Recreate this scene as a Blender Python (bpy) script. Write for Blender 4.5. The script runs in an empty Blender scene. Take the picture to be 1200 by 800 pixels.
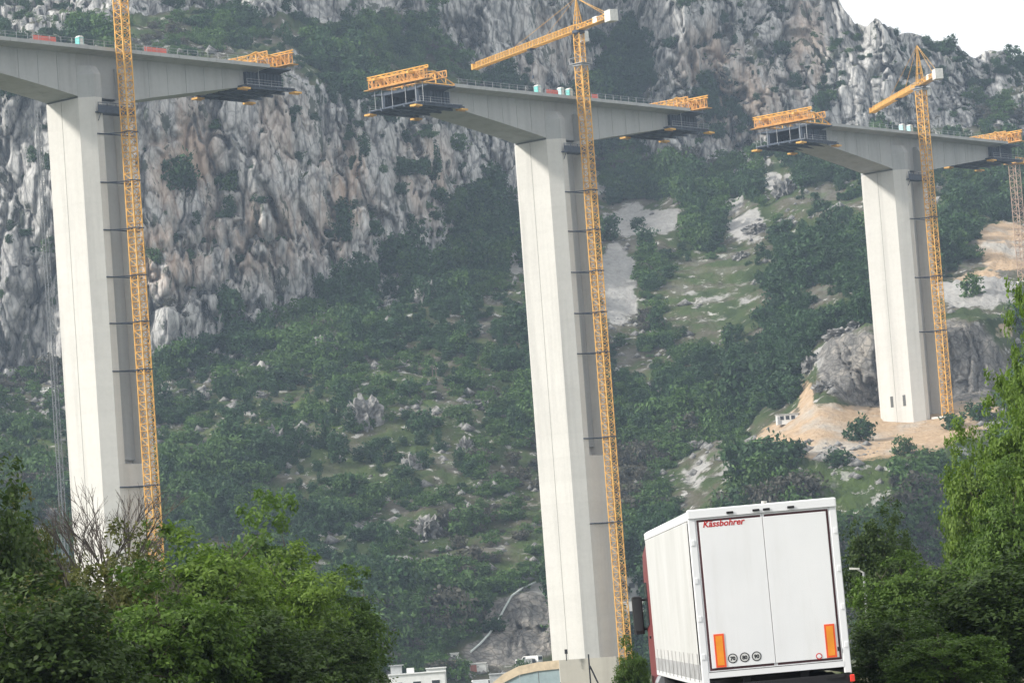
import bpy, bmesh, math, random
import numpy as np
from mathutils import Matrix, Vector

SC = bpy.context.scene
COL = SC.collection
R = math.radians
rng = np.random.default_rng(7)
random.seed(7)

# ------------------------------------------------------------------ camera
CAMZ = 2.35
F = 4000.0                      # focal length in pixels of a 1200 px wide frame
ROLL, PITCH = R(4.2), R(4.64)
cam = bpy.data.cameras.new('camera')
cam.sensor_width = 36.0
cam.lens = 36.0 * F / 1200.0
cam.clip_start, cam.clip_end = 0.5, 20000
camo = bpy.data.objects.new('camera', cam)
COL.objects.link(camo)
fw = Vector((0, math.cos(PITCH), math.sin(PITCH)))
up0 = Vector((0, -math.sin(PITCH), math.cos(PITCH)))
rt0 = Vector((1, 0, 0))
rt = rt0 * math.cos(ROLL) - up0 * math.sin(ROLL)
up = rt0 * math.sin(ROLL) + up0 * math.cos(ROLL)
m = Matrix((rt, up, -fw)).transposed().to_4x4()
m.translation = (0, 0, CAMZ)
camo.matrix_world = m
SC.camera = camo

# ------------------------------------------------------------------ world, sun, exposure
SUN_AZ, SUN_EL = R(252), R(30)          # azimuth clockwise from +Y (north)
w = bpy.data.worlds.new('World'); SC.world = w; w.use_nodes = True
nt = w.node_tree
bg = nt.nodes['Background']
sky = nt.nodes.new('ShaderNodeTexSky'); sky.sky_type = 'NISHITA'; sky.sun_disc = False
sky.sun_elevation = SUN_EL; sky.sun_rotation = SUN_AZ
sky.air_density = 1.0; sky.dust_density = 3.0; sky.altitude = 50
mx = nt.nodes.new('ShaderNodeMix'); mx.data_type = 'RGBA'
mx.inputs[0].default_value = 0.9                       # high white cloud over most of the sky
nt.links.new(sky.outputs[0], mx.inputs[6])
mx.inputs[7].default_value = (11.6, 11.6, 11.5, 1)
nt.links.new(mx.outputs[2], bg.inputs[0])
bg.inputs[1].default_value = 0.074
sl = bpy.data.lights.new('sun', 'SUN'); sl.energy = 3.1; sl.angle = R(6); sl.color = (1.0, 0.955, 0.88)
so = bpy.data.objects.new('sun', sl); COL.objects.link(so)
sdir = Vector((math.sin(SUN_AZ) * math.cos(SUN_EL), math.cos(SUN_AZ) * math.cos(SUN_EL), math.sin(SUN_EL)))
so.rotation_euler = (-sdir).to_track_quat('-Z', 'Y').to_euler()
so.location = (0, 0, 300)
SC.view_settings.view_transform = 'Standard'; SC.view_settings.look = 'None'
SC.view_settings.gamma = 1.0; SC.view_settings.use_curve_mapping = False
SC.view_settings.exposure = 0.75
SC.render.engine = 'CYCLES'
cy = SC.cycles
cy.max_bounces = 5; cy.diffuse_bounces = 3; cy.glossy_bounces = 2; cy.transmission_bounces = 3
cy.transparent_max_bounces = 4; cy.volume_bounces = 0
cy.use_denoising = True
cy.caustics_reflective = cy.caustics_refractive = False

# ------------------------------------------------------------------ measuring helpers
def ray(px, py):
    dx, dy = px - 600.0, 400.0 - py
    u = dx * np.cos(ROLL) + dy * np.sin(ROLL); v = -dx * np.sin(ROLL) + dy * np.cos(ROLL)
    return np.stack([u + 0 * v, F * np.cos(PITCH) - v * np.sin(PITCH), F * np.sin(PITCH) + v * np.cos(PITCH)], -1)
def at(px, py, Y):
    """world point seen at a photo pixel, Y metres ahead"""
    r = ray(np.asarray(px, float), np.asarray(py, float))
    p = r * (np.asarray(Y, float) / r[..., 1])[..., None]
    p[..., 2] += CAMZ
    return p

# ------------------------------------------------------------------ noise
_P = np.random.default_rng(3).permutation(256); _P = np.concatenate([_P, _P])
_G = np.random.default_rng(4).normal(size=(256, 3)); _G /= np.linalg.norm(_G, axis=1)[:, None]
def perlin(x, y, z):
    xi, yi, zi = np.floor(x).astype(int), np.floor(y).astype(int), np.floor(z).astype(int)
    xf, yf, zf = x - xi, y - yi, z - zi
    xi &= 255; yi &= 255; zi &= 255
    fa = lambda t: t * t * t * (t * (t * 6 - 15) + 10)
    u, v, w_ = fa(xf), fa(yf), fa(zf)
    def g(a, b, c):
        h = _P[_P[_P[(xi + a) & 255] + ((yi + b) & 255)] + ((zi + c) & 255)]
        G = _G[h]
        return G[..., 0] * (xf - a) + G[..., 1] * (yf - b) + G[..., 2] * (zf - c)
    lerp = lambda a, b, t: a + (b - a) * t
    x00 = lerp(g(0,0,0), g(1,0,0), u); x10 = lerp(g(0,1,0), g(1,1,0), u)
    x01 = lerp(g(0,0,1), g(1,0,1), u); x11 = lerp(g(0,1,1), g(1,1,1), u)
    return lerp(lerp(x00, x10, v), lerp(x01, x11, v), w_) * 1.5
def fbm(x, y, z, o=4, ga=0.5):
    s, a = 0, 1.0
    for k in range(o):
        s = s + a * perlin(x + 17 * k, y + 31 * k, z + 7 * k); x, y, z = x * 2.03, y * 2.03, z * 2.03; a *= ga
    return s
def ridged(x, y, z, o=4, ga=0.5):
    s, a, t = 0, 1.0, 0
    for k in range(o):
        s = s + a * (1 - np.abs(perlin(x + 13 * k, y + 5 * k, z + 29 * k)) * 2); t += a
        x, y, z = x * 2.1, y * 2.1, z * 2.1; a *= ga
    return s / t
def worley(u, v, seed=0):
    """nearest-cell id value and gap between the two nearest cells, on a jittered 2-D lattice"""
    ui, vi = np.floor(u).astype(int), np.floor(v).astype(int)
    f1 = np.full(u.shape, 9.0); f2 = np.full(u.shape, 9.0); cid = np.zeros(u.shape)
    for a in (-1, 0, 1):
        for b in (-1, 0, 1):
            h = _P[_P[(ui + a + seed*7) & 255] + ((vi + b + seed*13) & 255)]
            jx, jy, val = ((h*73) % 256)/255.0, ((h*151 + 37) % 256)/255.0, ((h*199 + 91) % 256)/255.0
            d = np.hypot(ui + a + .1 + .8*jx - u, vi + b + .1 + .8*jy - v)
            n_ = d < f1
            f2 = np.where(n_, f1, np.minimum(f2, d)); cid = np.where(n_, val, cid); f1 = np.where(n_, d, f1)
    return cid, f2 - f1, f1
def sstep(a, b, x):
    t = np.clip((x - a) / (b - a), 0, 1); return t * t * (3 - 2 * t)

# ------------------------------------------------------------------ object helpers
class MB:
    """collects vertices and faces; build() links them as one mesh object"""
    def __init__(s): s.v, s.f, s.mi = [], [], []
    def add(s, vs, fs, mi=0):
        o = len(s.v); s.v += [tuple(p) for p in vs]; s.f += [tuple(i + o for i in f) for f in fs]; s.mi += [mi] * len(fs); return s
    def box(s, x0, x1, y0, y1, z0, z1, mi=0):
        return s.add([(x0,y0,z0),(x1,y0,z0),(x1,y1,z0),(x0,y1,z0),(x0,y0,z1),(x1,y0,z1),(x1,y1,z1),(x0,y1,z1)],
                     [(3,2,1,0),(4,5,6,7),(0,1,5,4),(1,2,6,5),(2,3,7,6),(3,0,4,7)], mi)
    def cbox(s, x0, x1, y0, y1, z0, z1, c=0.05, mi=0):
        """box with chamfered edges along z and top"""
        a = [(x0+c,y0),(x1-c,y0),(x1,y0+c),(x1,y1-c),(x1-c,y1),(x0+c,y1),(x0,y1-c),(x0,y0+c)]
        b = [(x0+2*c,y0+c),(x1-2*c,y0+c),(x1-c,y0+2*c),(x1-c,y1-2*c),(x1-2*c,y1-c),(x0+2*c,y1-c),(x0+c,y1-2*c),(x0+c,y0+2*c)]
        vs = [(*p, z0) for p in a] + [(*p, z1-c) for p in a] + [(*p, z1) for p in b]
        fs = [tuple(range(7,-1,-1)), tuple(range(16,24))]
        for i in range(8):
            j = (i+1) % 8
            fs += [(i,j,8+j,8+i),(8+i,8+j,16+j,16+i)]
        return s.add(vs, fs, mi)
    def prism(s, poly, a, b, axis=2, mi=0):
        n = len(poly)
        def P(p, h):
            return (p[0],p[1],h) if axis == 2 else ((p[0],h,p[1]) if axis == 1 else (h,p[0],p[1]))
        vs = [P(p,a) for p in poly] + [P(p,b) for p in poly]
        return s.add(vs, [tuple(range(n))[::-1], tuple(range(n,2*n))] + [(i,(i+1)%n,n+(i+1)%n,n+i) for i in range(n)], mi)
    def loft(s, rings, caps=True, mi=0):
        n = len(rings[0]); vs = [p for r in rings for p in r]; fs = []
        for k in range(len(rings)-1):
            for i in range(n):
                j = (i+1) % n; fs.append((k*n+i,k*n+j,(k+1)*n+j,(k+1)*n+i))
        if caps: fs += [tuple(range(n))[::-1], tuple(range((len(rings)-1)*n, len(rings)*n))]
        return s.add(vs, fs, mi)
    def bar(s, a, b, r, n=4, r2=None, mi=0):
        a, b = Vector(a), Vector(b); d = (b-a)
        if d.length < 1e-6: return s
        d.normalize(); x = d.orthogonal().normalized() if abs(d.z) < 0.95 else Vector((1,0,0)); x = (x - d*x.dot(d)).normalized(); y = d.cross(x)
        r2 = r if r2 is None else r2; off = math.pi/4
        ra = [a + (x*math.cos(off+2*math.pi*i/n) + y*math.sin(off+2*math.pi*i/n))*r for i in range(n)]
        rb = [b + (x*math.cos(off+2*math.pi*i/n) + y*math.sin(off+2*math.pi*i/n))*r2 for i in range(n)]
        return s.loft([ra, rb], True, mi)
    def cyl(s, c, r, h, axis=2, n=20, mi=0, r2=None):
        poly = [(math.cos(2*math.pi*i/n)*r, math.sin(2*math.pi*i/n)*r) for i in range(n)]
        o = len(s.v)
        s.prism(poly, -h/2, h/2, axis, mi)
        for i in range(o, len(s.v)):
            p = s.v[i]; s.v[i] = (p[0]+c[0], p[1]+c[1], p[2]+c[2])
        return s
    def mesh(s, name, mats, smooth=False):
        me = bpy.data.meshes.new(name); me.from_pydata(s.v, [], s.f)
        for mt in (mats if isinstance(mats, (list, tuple)) else [mats]): me.materials.append(mt)
        if any(s.mi): me.polygons.foreach_set('material_index', s.mi)
        if smooth: me.shade_smooth()
        me.update(); return me
    def build(s, name, mats, parent=None, loc=None, smooth=False, rot=None):
        return link(name, s.mesh(name, mats, smooth), parent, loc, rot)
def link(name, me, parent=None, loc=None, rot=None):
    o = bpy.data.objects.new(name, me); COL.objects.link(o)
    if parent is not None: o.parent = parent
    if loc is not None: o.location = loc
    if rot is not None: o.rotation_euler = rot
    return o
def tag(o, label=None, cat=None, group=None, kind=None):
    if label: o['label'] = label
    if cat: o['category'] = cat
    if group: o['group'] = group
    if kind: o['kind'] = kind
    return o
def thing(name, label, cat, loc=(0,0,0), rz=0.0, group=None):
    o = bpy.data.objects.new(name, None); COL.objects.link(o); o.empty_display_size = 0.5
    o.location = loc; o.rotation_euler = (0,0,rz)
    return tag(o, label, cat, group)
def kids(o): return [c for c in bpy.data.objects if c.parent == o]
def copy_tree(o, parent=None, cache=None):
    c = o.copy(); COL.objects.link(c); c.parent = parent
    for ch in o.children: copy_tree(ch, c)
    return c
def mesh_np(name, v, f, mats, smooth=False):
    """fast mesh from arrays: v (n,3), f (m,3 or 4)"""
    me = bpy.data.meshes.new(name); k = f.shape[1]
    me.vertices.add(len(v)); me.vertices.foreach_set('co', np.ascontiguousarray(v, np.float32).ravel())
    me.loops.add(f.size); me.loops.foreach_set('vertex_index', np.ascontiguousarray(f, np.int32).ravel())
    me.polygons.add(len(f)); me.polygons.foreach_set('loop_start', np.arange(0, f.size, k, dtype=np.int32))
    me.update(calc_edges=True)
    for mt in (mats if isinstance(mats, (list, tuple)) else [mats]): me.materials.append(mt)
    if smooth: me.shade_smooth()
    return me

# ------------------------------------------------------------------ materials
class NT:
    def __init__(s, name):
        s.m = bpy.data.materials.new(name); s.m.use_nodes = True; s.t = s.m.node_tree; s.n = s.t.nodes
        s.b = s.n['Principled BSDF']; s.out = s.n['Material Output']
    def node(s, ty, **kw):
        n = s.n.new(ty)
        for k, v in kw.items(): setattr(n, k, v)
        return n
    def l(s, a, b): s.t.links.new(a, b)
    def coord(s, which='Object', scale=(1,1,1)):
        c = s.node('ShaderNodeTexCoord'); mp = s.node('ShaderNodeMapping'); mp.inputs['Scale'].default_value = scale
        if which == 'World':
            g = s.node('ShaderNodeNewGeometry'); s.l(g.outputs['Position'], mp.inputs[0])
        else: s.l(c.outputs[which], mp.inputs[0])
        return mp.outputs[0]
    def noise(s, vec, scale, detail=4, rough=0.55, dist=0.0):
        n = s.node('ShaderNodeTexNoise'); n.inputs['Scale'].default_value = scale; n.inputs['Detail'].default_value = detail
        n.inputs['Roughness'].default_value = rough; n.inputs['Distortion'].default_value = dist
        s.l(vec, n.inputs['Vector']); return n.outputs['Fac']
    def ramp(s, fac, stops):
        r = s.node('ShaderNodeValToRGB'); e = r.color_ramp.elements
        while len(e) > 1: e.remove(e[-1])
        e[0].position = stops[0][0]; e[0].color = col(stops[0][1])
        for p, c in stops[1:]:
            q = e.new(p); q.color = col(c)
        s.l(fac, r.inputs[0]); return r.outputs[0]
    def mix(s, fac, a, b, mode='MIX'):
        x = s.node('ShaderNodeMix', data_type='RGBA', blend_type=mode)
        for v, i in ((fac,0),(a,6),(b,7)):
            if hasattr(v, 'is_output'): s.l(v, x.inputs[i])
            elif i == 0: x.inputs[0].default_value = v
            else: x.inputs[i].default_value = col(v)
        return x.outputs[2]
    def math(s, op, a, b=0.0, clamp=False):
        x = s.node('ShaderNodeMath', operation=op, use_clamp=clamp)
        for v, i in ((a,0),(b,1)):
            if hasattr(v, 'is_output'): s.l(v, x.inputs[i])
            else: x.inputs[i].default_value = v
        return x.outputs[0]
    def smooth(s, v, a, b):
        x = s.node('ShaderNodeMapRange', interpolation_type='SMOOTHSTEP'); s.l(v, x.inputs[0])
        x.inputs[1].default_value = a; x.inputs[2].default_value = b; return x.outputs[0]
    def bump(s, h, strength=0.3, dist=0.1):
        b = s.node('ShaderNodeBump'); b.inputs['Strength'].default_value = strength; b.inputs['Distance'].default_value = dist
        s.l(h, b.inputs['Height']); s.l(b.outputs[0], s.b.inputs['Normal'])
    def done(s, color=None, rough=0.7, metal=0.0, spec=0.3):
        if color is not None:
            if hasattr(color, 'is_output'): s.l(color, s.b.inputs['Base Color'])
            else: s.b.inputs['Base Color'].default_value = col(color)
        if hasattr(rough, 'is_output'): s.l(rough, s.b.inputs['Roughness'])
        else: s.b.inputs['Roughness'].default_value = rough
        s.b.inputs['Metallic'].default_value = metal; s.b.inputs['Specular IOR Level'].default_value = spec
        return s.m
def col(c):
    if isinstance(c, (int, float)): return (c, c, c, 1)
    return (*c, 1) if len(c) == 3 else c
def objrand(n): 
    return n.node('ShaderNodeObjectInfo').outputs['Random']

def mat_plain(name, c, rough=0.6, metal=0.0, var=0.15, scale=2.0, spec=0.3, dirt=None):
    n = NT(name); v = n.coord()
    f = n.noise(v, scale, 5, 0.6)
    d = tuple(x * (1 - var) for x in c); e = tuple(min(1, x * (1 + var)) for x in c)
    k = n.ramp(f, [(0.3, d), (0.7, e)])
    if dirt is not None:
        g = n.smooth(n.noise(v, scale * 0.6, 6, 0.7), 0.5, 0.75)
        k = n.mix(n.math('MULTIPLY', g, dirt[1]), k, dirt[0])
    return n.done(k, rough, metal, spec)

def mat_concrete(name, base, streak=0.35, lift=.16):
    n = NT(name); v = n.coord('World'); r = objrand(n)
    a = n.noise(n.coord('World', (0.35, 0.35, 0.02)), 1.0, 6, 0.65)           # long vertical streaks
    b = n.noise(n.coord('World', (0.12, 0.12, 0.5)), 1.0, 4, 0.6)             # pour bands
    c = n.noise(v, 1.3, 6, 0.7)
    k = n.ramp(a, [(0.3, tuple(x * (1 - streak) for x in base)), (0.52, base), (0.8, tuple(min(.9, x * 1.06) for x in base))])
    k = n.mix(n.math('MULTIPLY', n.smooth(b, 0.4, 0.7), 0.22), k, tuple(x * 0.8 for x in base))
    k = n.mix(0.25, k, n.ramp(c, [(0.3, tuple(x * .75 for x in base)), (0.7, tuple(x * 1.1 for x in base))]))
    k = n.mix(n.math('MULTIPLY', r, lift), k, tuple(x * 0.7 for x in base))
    n.bump(c, 0.15, 0.05)
    return n.done(k, 0.85, 0, 0.2)
M = {}
M['pier'] = mat_concrete('pale_pier_concrete', (0.60, 0.583, 0.545), 0.24, .12)
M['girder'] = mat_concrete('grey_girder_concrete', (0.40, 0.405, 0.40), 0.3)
M['groove'] = mat_plain('groove_dark', (0.10, 0.10, 0.095)); M['joint'] = mat_plain('joint_sealant', (0.30, 0.29, 0.265))
M['yellow'] = mat_plain('crane_yellow_paint', (0.68, 0.38, 0.085), 0.5, 0, 0.22, 0.7, dirt=((0.25,0.14,0.07), 0.55))
M['orange'] = mat_plain('traveller_orange_paint', (0.62, 0.33, 0.10), 0.55, 0, 0.25, 0.8, dirt=((0.32,0.14,0.08), 0.6))
M['steel_dark'] = mat_plain('dark_formwork_steel', (0.055, 0.07, 0.095), 0.6, 0.2, 0.3)
M['steel'] = mat_plain('galvanised_steel', (0.34, 0.35, 0.36), 0.5, 0.4, 0.2)
M['rope'] = mat_plain('hoist_mast_steel', (0.20, 0.21, 0.22), 0.6, 0.2)
M['teal'] = mat_plain('teal_plastic', (0.16, 0.50, 0.46), 0.45)
M['teal2'] = mat_plain('pale_teal_plastic', (0.40, 0.62, 0.62), 0.45)
M['red'] = mat_plain('orange_red_net', (0.66, 0.16, 0.12), 0.6)
M['plank'] = mat_plain('scaffold_plank', (0.52, 0.40, 0.24), 0.8)
M['cw'] = mat_plain('pale_ballast_concrete', (0.62, 0.61, 0.57), 0.85)
M['white'] = mat_plain('white_paint', (0.78, 0.785, 0.79), 0.35, 0, 0.025, 1.2, 0.4)
M['whitesite'] = mat_plain('white_cabin_steel', (0.74, 0.74, 0.72), 0.5, 0, 0.06, dirt=((0.45,0.42,0.36),0.4))
M['beige'] = mat_plain('beige_render', (0.55, 0.45, 0.32), 0.85, dirt=((0.35,0.27,0.18),0.5))
M['glass'] = mat_plain('dark_glass', (0.03, 0.035, 0.04), 0.12, spec=0.5)
M['black'] = mat_plain('black_plastic', (0.018, 0.018, 0.02), 0.5)
M['rubber'] = mat_plain('tyre_rubber', (0.02, 0.02, 0.021), 0.85)
M['redcab'] = mat_plain('red_cab_paint', (0.20, 0.030, 0.034), 0.35, 0, 0.06, spec=0.5, dirt=((0.14,0.05,0.05),0.4))
M['tile'] = mat_plain('clay_tile', (0.36, 0.17, 0.10), 0.85)
M['greyroof'] = mat_plain('grey_roof_sheet', (0.42, 0.43, 0.43), 0.6)
M['bluepanel'] = mat_plain('blue_green_panel', (0.27, 0.34, 0.355), 0.35, 0, 0.12)
M['wood'] = mat_plain('weathered_pole_wood', (0.16, 0.13, 0.11), 0.9)
M['bark'] = mat_plain('bark', (0.085, 0.068, 0.052), 0.95, 0, 0.35, 6)
M['twig'] = mat_plain('grey_twig_bark', (0.10, 0.085, 0.075), 0.95, 0, 0.3, 6)

# ------------------------------------------------------------------ the mountain: measured profile columns
#      px    bottom      low        mid        upper      cliff base  cliff mid   cliff top   bench back  upper cliff  crest
COLS = [
 (-350,(835,640),(690,690),(560,775),(505,830),(452,900),(280,914),(60,930),(10,1010),(-80,1025),(-200,1050)),
 (0,  (835,640),(690,690),(560,770),(500,830),(448,900),(270,912),(50,926),(5,1000),(-80,1018),(-190,1045)),
 (150,(835,645),(690,690),(560,770),(500,828),(440,890),(260,902),(62,916),(15,990),(-60,1010),(-180,1040)),
 (300,(835,650),(685,700),(545,785),(470,850),(396,915),(220,926),(75,938),(28,1005),(-40,1025),(-170,1060)),
 (400,(835,660),(675,710),(520,805),(432,875),(346,950),(220,960),(112,972),(48,1030),(-10,1046),(-160,1080)),
 (500,(835,665),(665,722),(500,820),(398,900),(302,985),(200,994),(130,1004),(78,1045),(0,1056),(-150,1085)),
 (580,(835,670),(660,727),(480,838),(360,930),(250,1030),(190,1038),(140,1046),(98,1066),(0,1078),(-140,1105)),
 (650,(835,672),(655,730),(460,855),(335,955),(218,1060),(180,1066),(150,1071),(130,1078),(40,1090),(-130,1120)),
 (730,(835,675),(650,735),(445,870),(315,985),(185,1110),(150,1120),(120,1128),(100,1136),(30,1150),(-120,1190)),
 (790,(835,675),(645,732),(440,868),(310,980),(192,1085),(150,1090),(100,1097),(60,1103),(0,1112),(-110,1140)),
 (850,(835,670),(620,722),(450,850),(320,960),(185,1100),(130,1110),(80,1118),(40,1124),(0,1130),(-90,1160)),
 (900,(835,668),(560,716),(455,815),(320,945),(160,1106),(120,1112),(70,1119),(30,1125),(-10,1132),(-66,1150)),
 (960,(835,660),(540,712),(478,752),(395,800),(152,1108),(115,1114),(70,1121),(35,1127),(5,1133),(-25,1142)),
 (1020,(835,655),(545,708),(474,766),(388,774),(150,1112),(125,1116),(100,1120),(80,1124),(60,1128),(36,1134)),
 (1100,(835,655),(530,712),(466,768),(382,776),(145,1130),(125,1134),(105,1138),(85,1142),(66,1147),(44,1154)),
 (1150,(835,660),(520,718),(455,770),(372,786),(150,1132),(132,1138),(115,1143),(96,1149),(80,1155),(62,1164)),
 (1250,(835,665),(520,725),(440,785),(340,850),(175,1120),(150,1138),(128,1152),(112,1166),(100,1178),(88,1200)),
 (1560,(835,680),(540,740),(460,800),(370,880),(230,1120),(210,1140),(185,1156),(170,1172),(160,1186),(150,1215)),
]
CX = np.array([c[0] for c in COLS], float)
CP = np.array([[p for p in c[1:]] for c in COLS], float)       # (ncol, 10, 2)
def hill_profile(px):
    """ten (py, Y) control points for each px, smooth between the measured columns"""
    px = np.asarray(px, float)
    out = np.empty(px.shape + (10, 2))
    sl_ = np.gradient(CP, CX, axis=0)
    i = np.clip(np.searchsorted(CX, px) - 1, 0, len(CX) - 2)
    h = (CX[i+1] - CX[i]); t = ((px - CX[i]) / h)[..., None, None]; h = h[..., None, None]
    # monotone-ish Hermite
    out = (2*t**3-3*t**2+1)*CP[i] + (t**3-2*t**2+t)*h*sl_[i]*0.6 + (-2*t**3+3*t**2)*CP[i+1] + (t**3-t**2)*h*sl_[i+1]*0.6
    return out
def hill_point(px, py):
    pr = hill_profile(np.array([float(px)]))[0]
    Y = np.interp(-py, -pr[:, 0], pr[:, 1])
    return Vector(at(px, py, Y))

# ------------------------------------------------------------------ ground, mountain
def mat_mountain():
    n = NT('mountain_rock_and_scrub')
    A = n.node('ShaderNodeAttribute', attribute_name='covA'); B = n.node('ShaderNodeAttribute', attribute_name='covB')
    sa = n.node('ShaderNodeSeparateColor'); n.l(A.outputs['Color'], sa.inputs[0])
    sb = n.node('ShaderNodeSeparateColor'); n.l(B.outputs['Color'], sb.inputs[0])
    rock, soil, shot = sa.outputs[0], sa.outputs[1], sa.outputs[2]
    stain, grass, scree = sb.outputs[0], sb.outputs[1], sb.outputs[2]
    v = n.coord('World')
    vs = n.coord('World', (0.21, 0.12, 0.045))
    streak = n.noise(vs, 1.0, 8, 0.66, 0.8)
    fine = n.noise(n.coord('World', (0.75, 0.5, 0.34)), 1.0, 6, 0.68, 0.4)
    mid = n.noise(v, 0.07, 6, 0.6)
    big = n.noise(v, 0.016, 4, 0.5)
    rk = n.ramp(streak, [(0.32, (0.08, 0.083, 0.088)), (0.41, (0.29, 0.287, 0.28)), (0.49, (0.46, 0.45, 0.43)), (0.60, (0.60, 0.585, 0.555)), (0.75, (0.68, 0.66, 0.625))])
    rk2 = n.ramp(fine, [(0.38, (0.06, 0.062, 0.066)), (0.46, (0.40, 0.395, 0.385)), (0.62, (0.62, 0.61, 0.585))])
    rk = n.mix(0.45, rk, rk2)
    def cracks(sc, w0, w1):
        vo = n.node('ShaderNodeTexVoronoi', feature='DISTANCE_TO_EDGE'); n.l(n.mix(.22, n.coord('World', sc), n.noise(n.coord('World', (.25,.25,.18)), 1.0, 5, .6), 'ADD'), vo.inputs['Vector']); vo.inputs['Scale'].default_value = 1.0
        return n.math('SUBTRACT', 1.0, n.smooth(vo.outputs['Distance'], w0, w1))
    rk = n.mix(n.math('MULTIPLY', cracks((.26, .05, .075), 0.0, .09), .62), rk, (0.05, 0.053, 0.056))
    rk = n.mix(n.math('MULTIPLY', cracks((.62, .1, .20), 0.0, .10), .42), rk, (0.07, 0.072, 0.074))
    rk = n.mix(n.math('MULTIPLY', n.smooth(big, 0.42, 0.6), 0.25), rk, (0.22, 0.215, 0.21))
    st = n.math('MULTIPLY', stain, n.smooth(n.noise(n.coord('World', (0.14,0.1,0.05)), 1.0, 5, 0.6), 0.36, 0.58))
    rk = n.mix(n.math('MULTIPLY', st, 0.58), rk, (0.55, 0.38, 0.26))
    # tufts of scrub rooted in the rock
    tuft = n.smooth(n.noise(n.coord('World', (0.15, 0.15, 0.085)), 1.0, 7, 0.68), 0.575, 0.61)
    rk = n.mix(n.math('MULTIPLY', tuft, 0.85), rk, (0.042, 0.056, 0.036))
    # open ground between the bushes
    g = n.ramp(mid, [(0.32, (0.032, 0.050, 0.020)), (0.45, (0.058, 0.082, 0.030)), (0.53, (0.088, 0.084, 0.055)), (0.6, (0.14, 0.13, 0.11)), (0.68, (0.068, 0.100, 0.035))])
    gr = n.math('MULTIPLY', grass, n.smooth(n.noise(v, 0.05, 5, 0.6), 0.40, 0.58))
    g = n.mix(gr, g, n.ramp(fine, [(0.35, (0.050, 0.080, 0.020)), (0.65, (0.105, 0.155, 0.040))]))
    rub = n.smooth(n.noise(v, 0.28, 5, 0.62), 0.585, 0.64)
    rub = n.math('MULTIPLY', rub, n.smooth(n.noise(v, 0.035, 3, 0.5), 0.36, 0.56))
    g = n.mix(rub, g, n.ramp(fine, [(0.35, (0.24, 0.235, 0.22)), (0.65, (0.50, 0.49, 0.46))]))
    # rock / ground edge broken up by noise
    e = n.math('ADD', rock, n.math('MULTIPLY', n.math('SUBTRACT', n.noise(v, 0.11, 6, 0.65), 0.5), 1.1))
    k = n.mix(n.smooth(e, 0.42, 0.56), g, rk)
    e2 = n.math('ADD', scree, n.math('MULTIPLY', n.math('SUBTRACT', n.noise(v, 0.09, 6, 0.65), 0.5), 1.3))
    k = n.mix(n.smooth(e2, 0.45, 0.6), k, n.ramp(fine, [(0.3, (0.27, 0.262, 0.25)), (0.7, (0.42, 0.41, 0.39))]))
    e3 = n.math('ADD', soil, n.math('MULTIPLY', n.math('SUBTRACT', n.noise(v, 0.10, 6, 0.65), 0.5), 1.2))
    so_ = n.mix(n.smooth(n.noise(v, 0.05, 4, 0.6), 0.48, 0.68), n.ramp(fine, [(0.3, (0.37, 0.26, 0.165)), (0.7, (0.53, 0.395, 0.265))]), n.ramp(fine, [(0.3, (0.34, 0.31, 0.27)), (0.7, (0.50, 0.47, 0.42))]))
    k = n.mix(n.smooth(e3, 0.42, 0.58), k, so_)
    e4 = n.math('ADD', shot, n.math('MULTIPLY', n.math('SUBTRACT', n.noise(v, 0.10, 5, 0.6), 0.5), 0.8))
    sh_ = n.ramp(n.noise(n.coord('World', (0.2, 0.2, 0.05)), 1.0, 6, 0.6), [(0.3, (0.10, 0.098, 0.096)), (0.5, (0.20, 0.195, 0.185)), (0.6, (0.33, 0.30, 0.26)), (0.75, (0.46, 0.43, 0.38))])
    sh_ = n.mix(.35, sh_, n.ramp(fine, [(0.36, (0.07, 0.068, 0.066)), (0.5, (0.22, 0.205, 0.185)), (0.66, (0.44, 0.40, 0.35))]))
    sh_ = n.mix(n.math('MULTIPLY', cracks((.5, .5, .42), 0.0, .12), .6), sh_, (0.055, 0.053, 0.05))
    k = n.mix(n.smooth(e4, 0.42, 0.56), k, sh_)
    h = n.math('ADD', n.math('MULTIPLY', streak, 1.2), fine)
    n.bump(h, 0.8, 1.0)
    return n.done(k, 0.95, 0, 0.1)
M['mountain'] = mat_mountain()

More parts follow.
